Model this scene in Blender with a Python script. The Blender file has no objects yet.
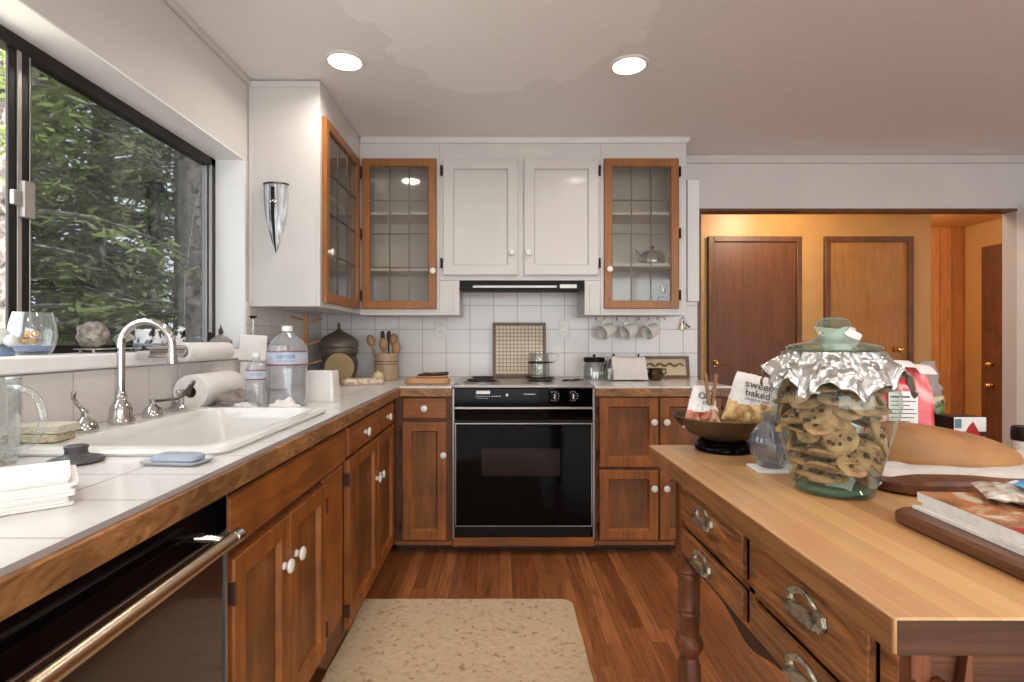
import bpy, bmesh, math, random
from mathutils import Vector, Matrix, noise
random.seed(7)
PI = math.pi
SC = bpy.context.scene
COL = SC.collection

# ------------------------------------------------------------------ camera, world, light, exposure
F = 525.0; CX = 500.0; CY = 340.0; CH = 1.165      # focal length in pixels of the 1024x682 frame, vanishing point, eye height
cam_d = bpy.data.cameras.new('camera'); cam = bpy.data.objects.new('camera', cam_d); COL.objects.link(cam)
cam.location = (0, 0, CH); cam.rotation_euler = (PI/2, 0, 0)
cam_d.sensor_width = 36.0; cam_d.lens = F*36/1024; cam_d.shift_x = (512-CX)/1024; cam_d.shift_y = -(341-CY)/1024
cam_d.clip_start = .02; cam_d.clip_end = 200
SC.camera = cam
SC.view_settings.view_transform = 'Standard'; SC.view_settings.look = 'None'
SC.view_settings.exposure = 0.22; SC.view_settings.gamma = 1.0; SC.view_settings.use_curve_mapping = False
world = bpy.data.worlds.new('world'); SC.world = world; world.use_nodes = True
_bg = world.node_tree.nodes['Background']; _bg.inputs[0].default_value = (.93, .975, 1, 1); _bg.inputs[1].default_value = 5.4
sun_d = bpy.data.lights.new('sun', 'SUN'); sun_d.energy = 14; sun_d.angle = .01; sun_d.color = (1, .95, .82)
sun = bpy.data.objects.new('sun', sun_d); COL.objects.link(sun)
sun.rotation_euler = Vector((-1, .28, -2.0)).to_track_quat('-Z', 'Y').to_euler()
def area(name, loc, direction, sx, sy, power, col):
    d = bpy.data.lights.new(name, 'AREA'); d.shape = 'RECTANGLE'; d.size = sx; d.size_y = sy; d.energy = power; d.color = col
    o = bpy.data.objects.new(name, d); COL.objects.link(o); o.location = loc
    o.rotation_euler = Vector(direction).to_track_quat('-Z', 'Y').to_euler(); return o
# daylight entering through the sink window and through an unseen rear window added for fill
area('window_portal', (-1.40, 1.44, 1.56), (1, 0, 0), .9, 1.98, 1, (1, 1, 1)).data.cycles.is_portal = True
area('fill_portal', (1.5, -2.93, 1.22), (0, 1, 0), 5.2, 2.2, 1, (1, 1, 1)).data.cycles.is_portal = True

Z_CEIL = 2.38; XL = -1.178; YB = 3.454; CT = .915
def at(px, py, Y): return Vector(((px-CX)*Y/F, Y, CH-(py-CY)*Y/F))

# ------------------------------------------------------------------ materials
MATS = {}
def lin(c): return tuple((x/12.92 if x <= .04045 else ((x+.055)/1.055)**2.4) for x in (v/255 for v in c))
def newmat(name):
    m = bpy.data.materials.new(name); m.use_nodes = True; nt = m.node_tree
    MATS[name] = m
    return m, nt, nt.nodes['Principled BSDF']
def coords(nt, scale=(1, 1, 1), swz=None):
    tc = nt.nodes.new('ShaderNodeTexCoord'); mp = nt.nodes.new('ShaderNodeMapping')
    src = tc.outputs['Object']
    if swz:
        s = nt.nodes.new('ShaderNodeSeparateXYZ'); c = nt.nodes.new('ShaderNodeCombineXYZ')
        nt.links.new(src, s.inputs[0])
        for i, ch in enumerate(swz):
            if ch != '0': nt.links.new(s.outputs['XYZ'.index(ch)], c.inputs[i])
        src = c.outputs[0]
    mp.inputs['Scale'].default_value = scale
    nt.links.new(src, mp.inputs[0]); return mp
def ramp(nt, stops):
    r = nt.nodes.new('ShaderNodeValToRGB'); e = r.color_ramp.elements
    e[0].position = stops[0][0]; e[0].color = (*stops[0][1], 1); e[1].position = stops[-1][0]; e[1].color = (*stops[-1][1], 1)
    for p, c in stops[1:-1]:
        n = e.new(p); n.color = (*c, 1)
    return r
def bump(nt, b, h, strength, dist=.01):
    n = nt.nodes.new('ShaderNodeBump'); n.inputs['Strength'].default_value = strength; n.inputs['Distance'].default_value = dist
    nt.links.new(h, n.inputs['Height']); nt.links.new(n.outputs[0], b.inputs['Normal']); return n
def plain(name, c, rough=.5, metal=0, var=.06, nscale=14, bmp=0, coat=0, trans=0, ior=1.45, spec=None, emit=None, estr=0, sheen=0):
    m, nt, b = newmat(name); c = lin(c)
    mp = coords(nt); n = nt.nodes.new('ShaderNodeTexNoise'); n.inputs['Scale'].default_value = nscale; n.inputs['Detail'].default_value = 4
    nt.links.new(mp.outputs[0], n.inputs['Vector'])
    r = ramp(nt, [(.3, tuple(x*(1-var) for x in c)), (.7, tuple(min(1, x*(1+var)) for x in c))])
    nt.links.new(n.outputs['Fac'], r.inputs[0]); nt.links.new(r.outputs[0], b.inputs['Base Color'])
    b.inputs['Roughness'].default_value = rough; b.inputs['Metallic'].default_value = metal
    b.inputs['Coat Weight'].default_value = coat; b.inputs['Transmission Weight'].default_value = trans; b.inputs['IOR'].default_value = ior
    if spec is not None: b.inputs['Specular IOR Level'].default_value = spec
    if emit: b.inputs['Emission Color'].default_value = (*lin(emit), 1); b.inputs['Emission Strength'].default_value = estr
    if bmp: bump(nt, b, n.outputs['Fac'], bmp)
    return m
def mix(nt, a, b, f, mode='MULTIPLY'):
    x = nt.nodes.new('ShaderNodeMix'); x.data_type = 'RGBA'; x.blend_type = mode
    if isinstance(f, (int, float)): x.inputs['Factor'].default_value = f
    else: nt.links.new(f, x.inputs['Factor'])
    for s, v in ((x.inputs[6], a), (x.inputs[7], b)):
        if isinstance(v, tuple): s.default_value = (*v, 1)
        else: nt.links.new(v, s)
    return x.outputs[2]
def wood(name, dark, light, axis='Z', fine=45, along=2.2, rough=.4, coat=.15, dist=1.2, bmp=.12, blot=.35):
    m, nt, b = newmat(name); sc = [fine]*3; sc['XYZ'.index(axis)] = along
    mp = coords(nt, tuple(sc)); n = nt.nodes.new('ShaderNodeTexNoise')
    n.inputs['Scale'].default_value = 1; n.inputs['Detail'].default_value = 7; n.inputs['Roughness'].default_value = .62; n.inputs['Distortion'].default_value = dist
    nt.links.new(mp.outputs[0], n.inputs['Vector'])
    d, l = lin(dark), lin(light); mid = tuple((p+q)/2 for p, q in zip(d, l))
    r = ramp(nt, [(.28, d), (.5, mid), (.68, l)]); nt.links.new(n.outputs['Fac'], r.inputs[0])
    mp2 = coords(nt, (6, 6, 6)); n2 = nt.nodes.new('ShaderNodeTexNoise'); n2.inputs['Scale'].default_value = 1; n2.inputs['Detail'].default_value = 5
    nt.links.new(mp2.outputs[0], n2.inputs['Vector'])
    r2 = ramp(nt, [(.3, (1-blot,)*3), (.65, (1, 1, 1))]); nt.links.new(n2.outputs['Fac'], r2.inputs[0])
    nt.links.new(mix(nt, r.outputs[0], r2.outputs[0], 1.0), b.inputs['Base Color'])
    b.inputs['Roughness'].default_value = rough; b.inputs['Coat Weight'].default_value = coat; b.inputs['Coat Roughness'].default_value = .25
    bump(nt, b, n.outputs['Fac'], bmp, .003)
    return m
def tiles(name, col, grout, u, v, size, offs=(0, 0), mortar=.016, rough=.22, bstr=.25):
    m, nt, b = newmat(name)
    mp = coords(nt, (1, 1, 1), swz=(u, v, '0')); mp.inputs['Location'].default_value = (-offs[0]+size*20, -offs[1]+size*20, 0)
    br = nt.nodes.new('ShaderNodeTexBrick'); br.offset = 0; br.squash = 1
    br.inputs['Scale'].default_value = 1; br.inputs['Brick Width'].default_value = size; br.inputs['Row Height'].default_value = size
    br.inputs['Mortar Size'].default_value = size*mortar; br.inputs['Mortar Smooth'].default_value = .3
    br.inputs['Color1'].default_value = (*lin(col), 1); br.inputs['Color2'].default_value = (*[x*.965 for x in lin(col)], 1); br.inputs['Mortar'].default_value = (*lin(grout), 1)
    nt.links.new(mp.outputs[0], br.inputs['Vector']); nt.links.new(br.outputs['Color'], b.inputs['Base Color'])
    b.inputs['Roughness'].default_value = rough
    inv = nt.nodes.new('ShaderNodeMath'); inv.operation = 'SUBTRACT'; inv.inputs[0].default_value = 1; nt.links.new(br.outputs['Fac'], inv.inputs[1])
    bump(nt, b, inv.outputs[0], bstr, .002)
    return m
def planks(name, cols, u, v, length, width, rough, fine, gap=.03, grain=.45, coat=.2, gapcol=(40, 18, 8), dist=2.2):
    """boards running along u, stacked across v, every board a tone of its own"""
    m, nt, b = newmat(name)
    mp = coords(nt, (1, 1, 1), swz=(u, v, '0')); mp.inputs['Location'].default_value = (length*13, width*200, 0)
    br = nt.nodes.new('ShaderNodeTexBrick'); br.offset = 0; br.squash = 1
    sp = nt.nodes.new('ShaderNodeSeparateXYZ'); nt.links.new(mp.outputs[0], sp.inputs[0])
    dv = nt.nodes.new('ShaderNodeMath'); dv.operation = 'DIVIDE'; dv.inputs[1].default_value = width; nt.links.new(sp.outputs[1], dv.inputs[0])
    fl = nt.nodes.new('ShaderNodeMath'); fl.operation = 'FLOOR'; nt.links.new(dv.outputs[0], fl.inputs[0])
    wn_ = nt.nodes.new('ShaderNodeTexWhiteNoise'); wn_.noise_dimensions = '1D'; nt.links.new(fl.outputs[0], wn_.inputs['W'])
    ma = nt.nodes.new('ShaderNodeMath'); ma.operation = 'MULTIPLY_ADD'; ma.inputs[1].default_value = length*3; nt.links.new(wn_.outputs['Value'], ma.inputs[0]); nt.links.new(sp.outputs[0], ma.inputs[2])
    cmb = nt.nodes.new('ShaderNodeCombineXYZ'); nt.links.new(ma.outputs[0], cmb.inputs[0]); nt.links.new(sp.outputs[1], cmb.inputs[1]); mp = cmb
    br.inputs['Scale'].default_value = 1; br.inputs['Brick Width'].default_value = length; br.inputs['Row Height'].default_value = width
    br.inputs['Mortar Size'].default_value = width*gap; br.inputs['Mortar Smooth'].default_value = .2; br.inputs['Bias'].default_value = 0
    br.inputs['Color1'].default_value = (0, 0, 0, 1); br.inputs['Color2'].default_value = (1, 1, 1, 1); br.inputs['Mortar'].default_value = (.5, .5, .5, 1)
    nt.links.new(mp.outputs[0], br.inputs['Vector'])
    r = ramp(nt, [(i/(len(cols)-1), lin(c)) for i, c in enumerate(cols)]); nt.links.new(br.outputs['Color'], r.inputs[0])
    mp2 = coords(nt, (2.0, fine, 1), swz=(u, v, '0'))
    add = nt.nodes.new('ShaderNodeVectorMath'); add.operation = 'ADD'; nt.links.new(mp2.outputs[0], add.inputs[0])
    mul = nt.nodes.new('ShaderNodeVectorMath'); mul.operation = 'SCALE'; mul.inputs['Scale'].default_value = 37; nt.links.new(br.outputs['Color'], mul.inputs[0]); nt.links.new(mul.outputs[0], add.inputs[1])
    n = nt.nodes.new('ShaderNodeTexNoise'); n.inputs['Scale'].default_value = 1; n.inputs['Detail'].default_value = 7; n.inputs['Distortion'].default_value = dist
    nt.links.new(add.outputs[0], n.inputs['Vector'])
    r2 = ramp(nt, [(.32, (1-grain,)*3), (.5, (1-grain*.35,)*3), (.62, (1, 1, 1))]); nt.links.new(n.outputs['Fac'], r2.inputs[0])
    c = mix(nt, r.outputs[0], r2.outputs[0], 1.0)
    c = mix(nt, c, lin(gapcol), br.outputs['Fac'], 'MIX')
    nt.links.new(c, b.inputs['Base Color'])
    b.inputs['Roughness'].default_value = rough; b.inputs['Coat Weight'].default_value = coat; b.inputs['Coat Roughness'].default_value = .2
    bump(nt, b, n.outputs['Fac'], .05, .002)
    return m
def thin_glass(name, tint=(255, 255, 255), refl=1.0, haze=None, rough=.02):
    m, nt, b = newmat(name); nt.nodes.remove(b); out = nt.nodes['Material Output']
    t = nt.nodes.new('ShaderNodeBsdfTransparent'); g = nt.nodes.new('ShaderNodeBsdfGlossy'); g.inputs['Roughness'].default_value = rough
    t.inputs[0].default_value = (*lin(tint), 1)
    lw = nt.nodes.new('ShaderNodeLayerWeight'); lw.inputs['Blend'].default_value = .5
    pw_ = nt.nodes.new('ShaderNodeMath'); pw_.operation = 'POWER'; pw_.inputs[1].default_value = 4.5; nt.links.new(lw.outputs['Facing'], pw_.inputs[0])
    fr = nt.nodes.new('ShaderNodeMath'); fr.operation = 'MULTIPLY_ADD'; fr.inputs[1].default_value = .9; fr.inputs[2].default_value = .045; nt.links.new(pw_.outputs[0], fr.inputs[0])
    ml = nt.nodes.new('ShaderNodeMath'); ml.operation = 'MULTIPLY'; ml.inputs[1].default_value = refl; ml.use_clamp = True; nt.links.new(fr.outputs[0], ml.inputs[0])
    mx = nt.nodes.new('ShaderNodeMixShader'); nt.links.new(ml.outputs[0], mx.inputs[0]); nt.links.new(t.outputs[0], mx.inputs[1]); nt.links.new(g.outputs[0], mx.inputs[2])
    last = mx.outputs[0]
    if haze:
        d = nt.nodes.new('ShaderNodeBsdfDiffuse'); d.inputs[0].default_value = (*lin(haze[0]), 1)
        m2 = nt.nodes.new('ShaderNodeMixShader'); m2.inputs[0].default_value = haze[1]; nt.links.new(last, m2.inputs[1]); nt.links.new(d.outputs[0], m2.inputs[2]); last = m2.outputs[0]
    nt.links.new(last, out.inputs[0]); return m
def splotch(name, stops, scale=8, rough=.4, metal=0, dist=0, detail=3, bmp=0, vor=False, coat=0):
    m, nt, b = newmat(name); mp = coords(nt, (scale,)*3)
    n = nt.nodes.new('ShaderNodeTexVoronoi' if vor else 'ShaderNodeTexNoise')
    n.inputs['Scale'].default_value = 1
    if not vor: n.inputs['Detail'].default_value = detail; n.inputs['Distortion'].default_value = dist
    nt.links.new(mp.outputs[0], n.inputs['Vector'])
    o = n.outputs['Distance'] if vor else n.outputs['Fac']
    r = ramp(nt, [(p, lin(c)) for p, c in stops]); nt.links.new(o, r.inputs[0]); nt.links.new(r.outputs[0], b.inputs['Base Color'])
    b.inputs['Roughness'].default_value = rough; b.inputs['Metallic'].default_value = metal; b.inputs['Coat Weight'].default_value = coat
    if bmp: bump(nt, b, o, bmp)
    return m

M = {}
M['wall'] = plain('white_wall_paint', (206, 200, 195), .55, var=.03, nscale=3, bmp=.05)
M['reveal'] = plain('white_reveal_paint', (240, 238, 236), .4, var=.03, nscale=5)
M['cabwhite'] = plain('white_cabinet_paint', (200, 194, 189), .38, var=.025, nscale=5, coat=.1)
M['cabinner'] = plain('cabinet_interior_paint', (225, 220, 214), .6, var=.02, nscale=4)
# ceiling: old grey-white paint with a freshly patched lighter area of ragged outline
m, nt, b = newmat('patched_ceiling_paint'); M['ceiling'] = m
mp = coords(nt, (1, 1, 1)); n = nt.nodes.new('ShaderNodeTexNoise'); n.inputs['Scale'].default_value = 5.4; n.inputs['Detail'].default_value = 6; nt.links.new(mp.outputs[0], n.inputs['Vector'])
s = nt.nodes.new('ShaderNodeVectorMath'); s.operation = 'MULTIPLY_ADD'; s.inputs[1].default_value = (.42, .42, 0); nt.links.new(n.outputs['Color'], s.inputs[0]); nt.links.new(mp.outputs[0], s.inputs[2])
s2 = nt.nodes.new('ShaderNodeVectorMath'); s2.operation = 'SUBTRACT'; s2.inputs[1].default_value = (.22, 1.86, Z_CEIL); nt.links.new(s.outputs[0], s2.inputs[0])
s3 = nt.nodes.new('ShaderNodeVectorMath'); s3.operation = 'MULTIPLY'; s3.inputs[1].default_value = (1.55, 1, 0); nt.links.new(s2.outputs[0], s3.inputs[0])
ln = nt.nodes.new('ShaderNodeVectorMath'); ln.operation = 'LENGTH'; nt.links.new(s3.outputs[0], ln.inputs[0])
r = ramp(nt, [(.90, lin((240, 239, 238))), (.925, lin((231, 229, 227)))]); nt.links.new(ln.outputs['Value'], r.inputs[0]); nt.links.new(r.outputs[0], b.inputs['Base Color'])
b.inputs['Roughness'].default_value = .6
n5 = nt.nodes.new('ShaderNodeTexNoise'); n5.inputs['Scale'].default_value = 9; n5.inputs['Detail'].default_value = 5; nt.links.new(mp.outputs[0], n5.inputs['Vector']); bump(nt, b, n5.outputs['Fac'], .18, .02)
M['wtile'] = tiles('white_wall_tile', (222, 216, 212), (164, 154, 148), 'X', 'Z', .1555, (-.042, .924))
M['ltile'] = tiles('white_side_wall_tile', (214, 208, 204), (184, 175, 170), 'Y', 'Z', .1555, (.04, .924))
M['ctile'] = tiles('white_counter_tile', (212, 208, 206), (170, 162, 158), 'X', 'Y', .1575, (-.702, .978-.1575*6), rough=.18)
M['floor'] = planks('oak_strip_floor', [(136, 78, 42), (158, 95, 54), (176, 110, 65), (144, 84, 46), (190, 122, 74)], 'Y', 'X', .95, .0585, .3, 34, gap=.014, grain=.5, coat=.35, gapcol=(70, 34, 18))
M['butcher'] = planks('maple_butcher_block', [(150, 100, 56), (214, 168, 114), (182, 130, 80), (222, 180, 130), (164, 112, 64)], 'Y', 'X', 1.4, .050, .38, 60, gap=.006, grain=.14, dist=.5, coat=.25, gapcol=(150, 100, 60))
M['cabz'] = wood('honey_cabinet_wood_upright', (120, 64, 20), (172, 102, 38), 'Z', fine=30, coat=0, rough=.5, blot=.42)
M['cabx'] = wood('honey_cabinet_wood_level', (120, 64, 20), (172, 102, 38), 'X', fine=30, coat=0, rough=.5, blot=.42)
M['caby'] = wood('honey_cabinet_wood_long', (120, 64, 20), (172, 102, 38), 'Y', fine=30, coat=0, rough=.5, blot=.42)
M['cabframe'] = wood('dark_reddish_face_frame', (78, 38, 14), (116, 62, 26), 'Z', fine=30, coat=0, rough=.5)
M['cabpanel'] = wood('brown_door_panel', (98, 54, 18), (146, 88, 36), 'Z', fine=26, coat=0, rough=.5, blot=.45)
M['whitepanel'] = M['cabwhite']
M['glassdoor'] = wood('amber_glass_door_wood', (126, 74, 28), (164, 102, 46), 'Z', coat=.05, blot=.2)
M['noseX'] = wood('worn_nosing_wood_level', (96, 54, 26), (188, 134, 80), 'X', fine=30, along=9, dist=2.5, blot=.5, rough=.5)
M['noseY'] = wood('worn_nosing_wood_long', (96, 54, 26), (188, 134, 80), 'Y', fine=30, along=9, dist=2.5, blot=.5, rough=.5)
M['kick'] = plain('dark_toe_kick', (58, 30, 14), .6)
M['antY'] = wood('antique_oak_long', (60, 31, 14), (184, 116, 62), 'Y', fine=24, along=2.0, dist=5, rough=.45, bmp=.3, blot=.4)
M['antX'] = wood('antique_oak_cross', (60, 30, 14), (116, 66, 34), 'X', fine=34, along=2.2, dist=2.5, coat=0, rough=.7, bmp=.3)
M['antZ'] = wood('antique_turned_wood', (74, 38, 18), (132, 74, 38), 'Z', fine=40, along=4, rough=.45, coat=.05)
M['edgeY'] = wood('butcher_block_edge', (104, 62, 34), (168, 114, 68), 'Y', fine=50, along=3, rough=.45)
M['edgeX'] = wood('butcher_block_end', (56, 30, 14), (92, 54, 28), 'X', fine=50, along=3, rough=.75, coat=0)
M['amber'] = plain('amber_wall_paint', (184, 140, 84), .35, var=.05, nscale=7, bmp=.12)
M['amberc'] = plain('amber_ceiling_paint', (196, 146, 84), .5, var=.04, nscale=4)
M['door_dark'] = wood('dark_stained_door', (88, 46, 14), (114, 64, 24), 'Z', fine=24, rough=.45, blot=.15)
M['door_light'] = wood('amber_stained_door', (148, 98, 46), (172, 118, 60), 'Z', fine=20, rough=.4, blot=.15)
M['trimwood'] = wood('brown_trim_wood', (86, 48, 22), (122, 74, 38), 'Z', fine=40, rough=.45)
M['pine'] = planks('knotty_pine_panelling', [(176, 108, 52), (196, 128, 66), (164, 98, 46)], 'Z', 'X', 6, .13, .4, 14, gap=.03, grain=.3, gapcol=(96, 50, 20))
M['chrome'] = plain('polished_chrome', (196, 193, 190), .07, 1, var=.02)
M['darkchrome'] = plain('dark_chrome_lever', (90, 84, 80), .14, 1, var=.02)
M['steel'] = plain('brushed_champagne_steel', (190, 172, 148), .27, 1, var=.03, nscale=60)
M['brass'] = plain('polished_brass', (208, 170, 110), .2, 1)
M['pewter'] = splotch('worn_pewter', [(.3, (96, 90, 76)), (.55, (206, 200, 180))], 60, .35, .9, bmp=.5, detail=6)
M['blackgl'] = plain('black_glass_enamel', (7, 6, 6), .07, coat=.0, var=0, spec=.10)
M['black'] = plain('satin_black', (20, 18, 17), .5, spec=.2)
M['dwblack'] = plain('glossy_brown_black_panel', (34, 25, 21), .14, coat=.5, var=.1)
M['hinge'] = plain('black_iron_hinge', (40, 32, 28), .45, .6)
M['ovenwin'] = plain('smoked_oven_window', (42, 33, 30), .12, spec=.12)
M['greytrim'] = plain('grey_metal_trim', (160, 152, 146), .3, .8)
M['cooktop'] = plain('cooktop_enamel', (150, 144, 138), .28, .35)
M['coil'] = plain('burner_coil', (44, 40, 38), .5, .5)
M['ceramic'] = plain('white_ceramic', (224, 219, 212), .15, var=.01, coat=.3)
M['enamel'] = plain('white_sink_enamel', (220, 217, 213), .14, var=.01, coat=.4)
M['plast'] = plain('white_plastic', (226, 220, 214), .35)
M['paper'] = plain('white_paper', (230, 226, 222), .85, var=.03, nscale=40, bmp=.15)
M['cloth'] = plain('white_linen', (210, 203, 198), .9, var=.05, nscale=60, bmp=.25)
M['greycloth'] = plain('grey_cloth', (138, 126, 120), .85, var=.12, nscale=20, bmp=.3)
M['lead'] = plain('lead_came', (96, 86, 76), .4, .6)
M['glass'] = thin_glass('clear_pane_glass', (247, 249, 249), .55)
M['cabglass'] = thin_glass('cabinet_door_glass', (242, 240, 236), 1.0, haze=((150, 142, 134), .05), rough=.06)
M['screen'] = thin_glass('insect_screen_mesh', (172, 174, 178), 0.0, haze=((120, 112, 108), .13), rough=.5)
M['clear'] = thin_glass('clear_vessel_glass', (248, 250, 249), 2.6, haze=((235, 235, 235), .03))
M['greenglass'] = thin_glass('green_tinted_glass', (240, 248, 243), 1.2, haze=((170, 205, 185), .025))
M['greenrim'] = thin_glass('thick_green_glass', (176, 214, 194), 2.0, haze=((140, 185, 160), .22))
M['petplastic'] = thin_glass('clear_bottle_plastic', (228, 230, 232), 2.2, haze=((222, 222, 224), .22), rough=.1)
M['frame'] = plain('dark_bronze_frame', (42, 36, 32), .35, .4)
M['frametrack'] = plain('pale_aluminium_edge', (176, 170, 164), .35, .6)
M['terra'] = plain('stoneware_crock', (176, 150, 122), .35, var=.05)
M['band'] = plain('dark_glaze_band', (62, 48, 38), .35)
M['utensil'] = wood('wooden_utensil', (142, 96, 58), (190, 140, 90), 'Z', fine=60, coat=0)
M['utensildark'] = plain('dark_utensil_handle', (52, 30, 24), .4)
M['bronze'] = plain('aged_bronze', (104, 96, 84), .45, .35, var=.2, nscale=10)
M['bread'] = splotch('dark_wood_bowl', [(.3, (128, 84, 44)), (.6, (188, 136, 78))], 9, .42, detail=5)
M['board'] = wood('walnut_cutting_board', (74, 40, 22), (126, 76, 46), 'Y', fine=26, along=3, dist=2.5, coat=.2)
M['bulb'] = plain('lit_lamp_lens', (255, 250, 242), .5, emit=(255, 246, 232), estr=9)
M['ground'] = splotch('forest_floor', [(.3, (62, 60, 40)), (.7, (112, 104, 74))], 1.5, .95)
M['bark'] = splotch('grey_tree_bark', [(.35, (54, 48, 44)), (.62, (150, 142, 134))], 11, .95, bmp=1.0, detail=8, dist=1.5)
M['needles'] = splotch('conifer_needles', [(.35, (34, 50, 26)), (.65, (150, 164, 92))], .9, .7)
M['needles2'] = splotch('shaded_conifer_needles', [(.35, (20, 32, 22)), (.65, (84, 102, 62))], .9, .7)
M['rug'] = splotch('speckled_wool_rug', [(.32, (166, 134, 100)), (.40, (202, 176, 144)), (.7, (212, 188, 158))], 48, .95, detail=8, bmp=.8)
M['cork'] = plain('rug_binding', (196, 168, 130), .9)

# ------------------------------------------------------------------ mesh builder
class MB:
    def __init__(s): s.v = []; s.f = []; s.m = []
    def add(s, vs, fs, mi=0, mat=None):
        o = len(s.v)
        for p in vs:
            p = Vector(p); s.v.append(mat @ p if mat else p)
        for f in fs: s.f.append([i+o for i in f]); s.m.append(mi)
        return s
    def box(s, x0, y0, z0, x1, y1, z1, mi=0, mat=None):
        vs = [(x0, y0, z0), (x1, y0, z0), (x1, y1, z0), (x0, y1, z0), (x0, y0, z1), (x1, y0, z1), (x1, y1, z1), (x0, y1, z1)]
        return s.add(vs, [(3, 2, 1, 0), (4, 5, 6, 7), (0, 1, 5, 4), (1, 2, 6, 5), (2, 3, 7, 6), (3, 0, 4, 7)], mi, mat)
    def loft(s, rings, cap0=True, cap1=True, closed=True, mi=0, mat=None, loop=False):
        n = len(rings[0]); vs = [p for r in rings for p in r]; fs = []
        for k in range(len(rings) if loop else len(rings)-1):
            k2 = (k+1) % len(rings)
            for i in range(n if closed else n-1):
                j = (i+1) % n; fs.append((k*n+i, k*n+j, k2*n+j, k2*n+i))
        if cap0 and not loop: fs.append(tuple(range(n))[::-1])
        if cap1 and not loop: fs.append(tuple(range((len(rings)-1)*n, len(rings)*n)))
        return s.add(vs, fs, mi, mat)
    def lathe(s, prof, c=(0, 0, 0), seg=32, mi=0, mat=None, cap0=True, cap1=True, sx=1, sy=1, rib=0, nrib=0, loop=False):
        rings = []
        for r, z in prof:
            r = max(r, 1e-4)
            rings.append([(c[0]+sx*(r+(rib*math.cos(nrib*2*PI*i/seg) if nrib else 0))*math.cos(2*PI*i/seg), c[1]+sy*(r+(rib*math.cos(nrib*2*PI*i/seg) if nrib else 0))*math.sin(2*PI*i/seg), c[2]+z) for i in range(seg)])
        return s.loft(rings, cap0, cap1, True, mi, mat, loop)
    def tube(s, pts, rad, seg=12, mi=0, caps=True, closed=False, mat=None, flat=1.0):
        pts = [Vector(p) for p in pts]; n = len(pts); rings = []
        if not isinstance(rad, (list, tuple)): rad = [rad]*n
        up = None
        for i, p in enumerate(pts):
            if closed: d = pts[(i+1) % n]-pts[i-1]
            else: d = pts[min(i+1, n-1)]-pts[max(i-1, 0)]
            d.normalize()
            if up is None:
                up = Vector((0, 0, 1)) if abs(d.z) < .9 else Vector((1, 0, 0))
            a = d.cross(up)
            if a.length < 1e-5: a = d.cross(Vector((.3, 1, .2)))
            a.normalize(); bb = a.cross(d).normalized(); up = bb
            rings.append([p+a*rad[i]*math.cos(2*PI*k/seg)+bb*rad[i]*flat*math.sin(2*PI*k/seg) for k in range(seg)])
        return s.loft(rings, caps, caps, True, mi, mat, closed)
    def cyl(s, p0, p1, r, seg=20, mi=0, r1=None): return s.tube([p0, p1], [r, r if r1 is None else r1], seg, mi)
    def prism(s, poly, axis, a0, a1, mi=0, mat=None):
        def mk(a):
            return [((a, p[0], p[1]) if axis == 'X' else (p[0], a, p[1]) if axis == 'Y' else (p[0], p[1], a)) for p in poly]
        return s.loft([mk(a0), mk(a1)], mi=mi, mat=mat)
    def ball(s, c, r, seg=20, mi=0, sx=1, sy=1, sz=1, amp=0, freq=20, mat=None, seed=0):
        rings = []; nr = max(6, seg//2)
        for k in range(nr+1):
            t = PI*k/nr; rr = max(math.sin(t), 1e-3); ring = []
            for i in range(seg):
                d = Vector((rr*math.cos(2*PI*i/seg), rr*math.sin(2*PI*i/seg), -math.cos(t)))
                q = r*(1+(amp*noise.noise(d*freq*.1+Vector((seed, 0, 0))) if amp else 0))
                ring.append((c[0]+d.x*q*sx, c[1]+d.y*q*sy, c[2]+d.z*q*sz))
            rings.append(ring)
        return s.loft(rings, mi=mi, mat=mat)
    def build(s, name, mats, parent=None, bevel=0, smooth=True, seg=2, loc=None, rot=None, ang=.6):
        me = bpy.data.meshes.new(name); me.from_pydata(s.v, [], s.f)
        bm = bmesh.new(); bm.from_mesh(me); bmesh.ops.recalc_face_normals(bm, faces=bm.faces); bm.to_mesh(me); bm.free()
        if not isinstance(mats, (list, tuple)): mats = [mats]
        for m in mats: me.materials.append(m)
        for p, mi in zip(me.polygons, s.m): p.material_index = mi
        if smooth:
            me.shade_smooth(); me.set_sharp_from_angle(angle=ang)
        o = bpy.data.objects.new(name, me); COL.objects.link(o)
        if parent: o.parent = parent
        if loc: o.location = loc
        if rot: o.rotation_euler = rot
        if bevel:
            bv = o.modifiers.new('bevel', 'BEVEL'); bv.width = bevel; bv.segments = seg; bv.limit_method = 'ANGLE'; bv.angle_limit = .6
        return o
def thing(name, label, cat, loc=(0, 0, 0), rotz=0, group=None):
    o = bpy.data.objects.new(name, None); COL.objects.link(o); o.empty_display_size = .05
    o.location = loc; o.rotation_euler = (0, 0, rotz); o['label'] = label; o['category'] = cat
    if group: o['group'] = group
    return o
def tag(o, label, cat, group=None):
    o['label'] = label; o['category'] = cat
    if group: o['group'] = group
    return o
def struct(o): o['kind'] = 'structure'; return o
def clone(root, label, loc, rot=None, group=None):
    r = root.copy(); COL.objects.link(r); r.location = loc
    if rot is not None: r.rotation_euler = rot
    r['label'] = label
    if group: r['group'] = group
    for ch in list(root.children):
        c = ch.copy(); COL.objects.link(c); c.parent = r
        for g in list(ch.children):
            d = g.copy(); COL.objects.link(d); d.parent = c
    return r
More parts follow.
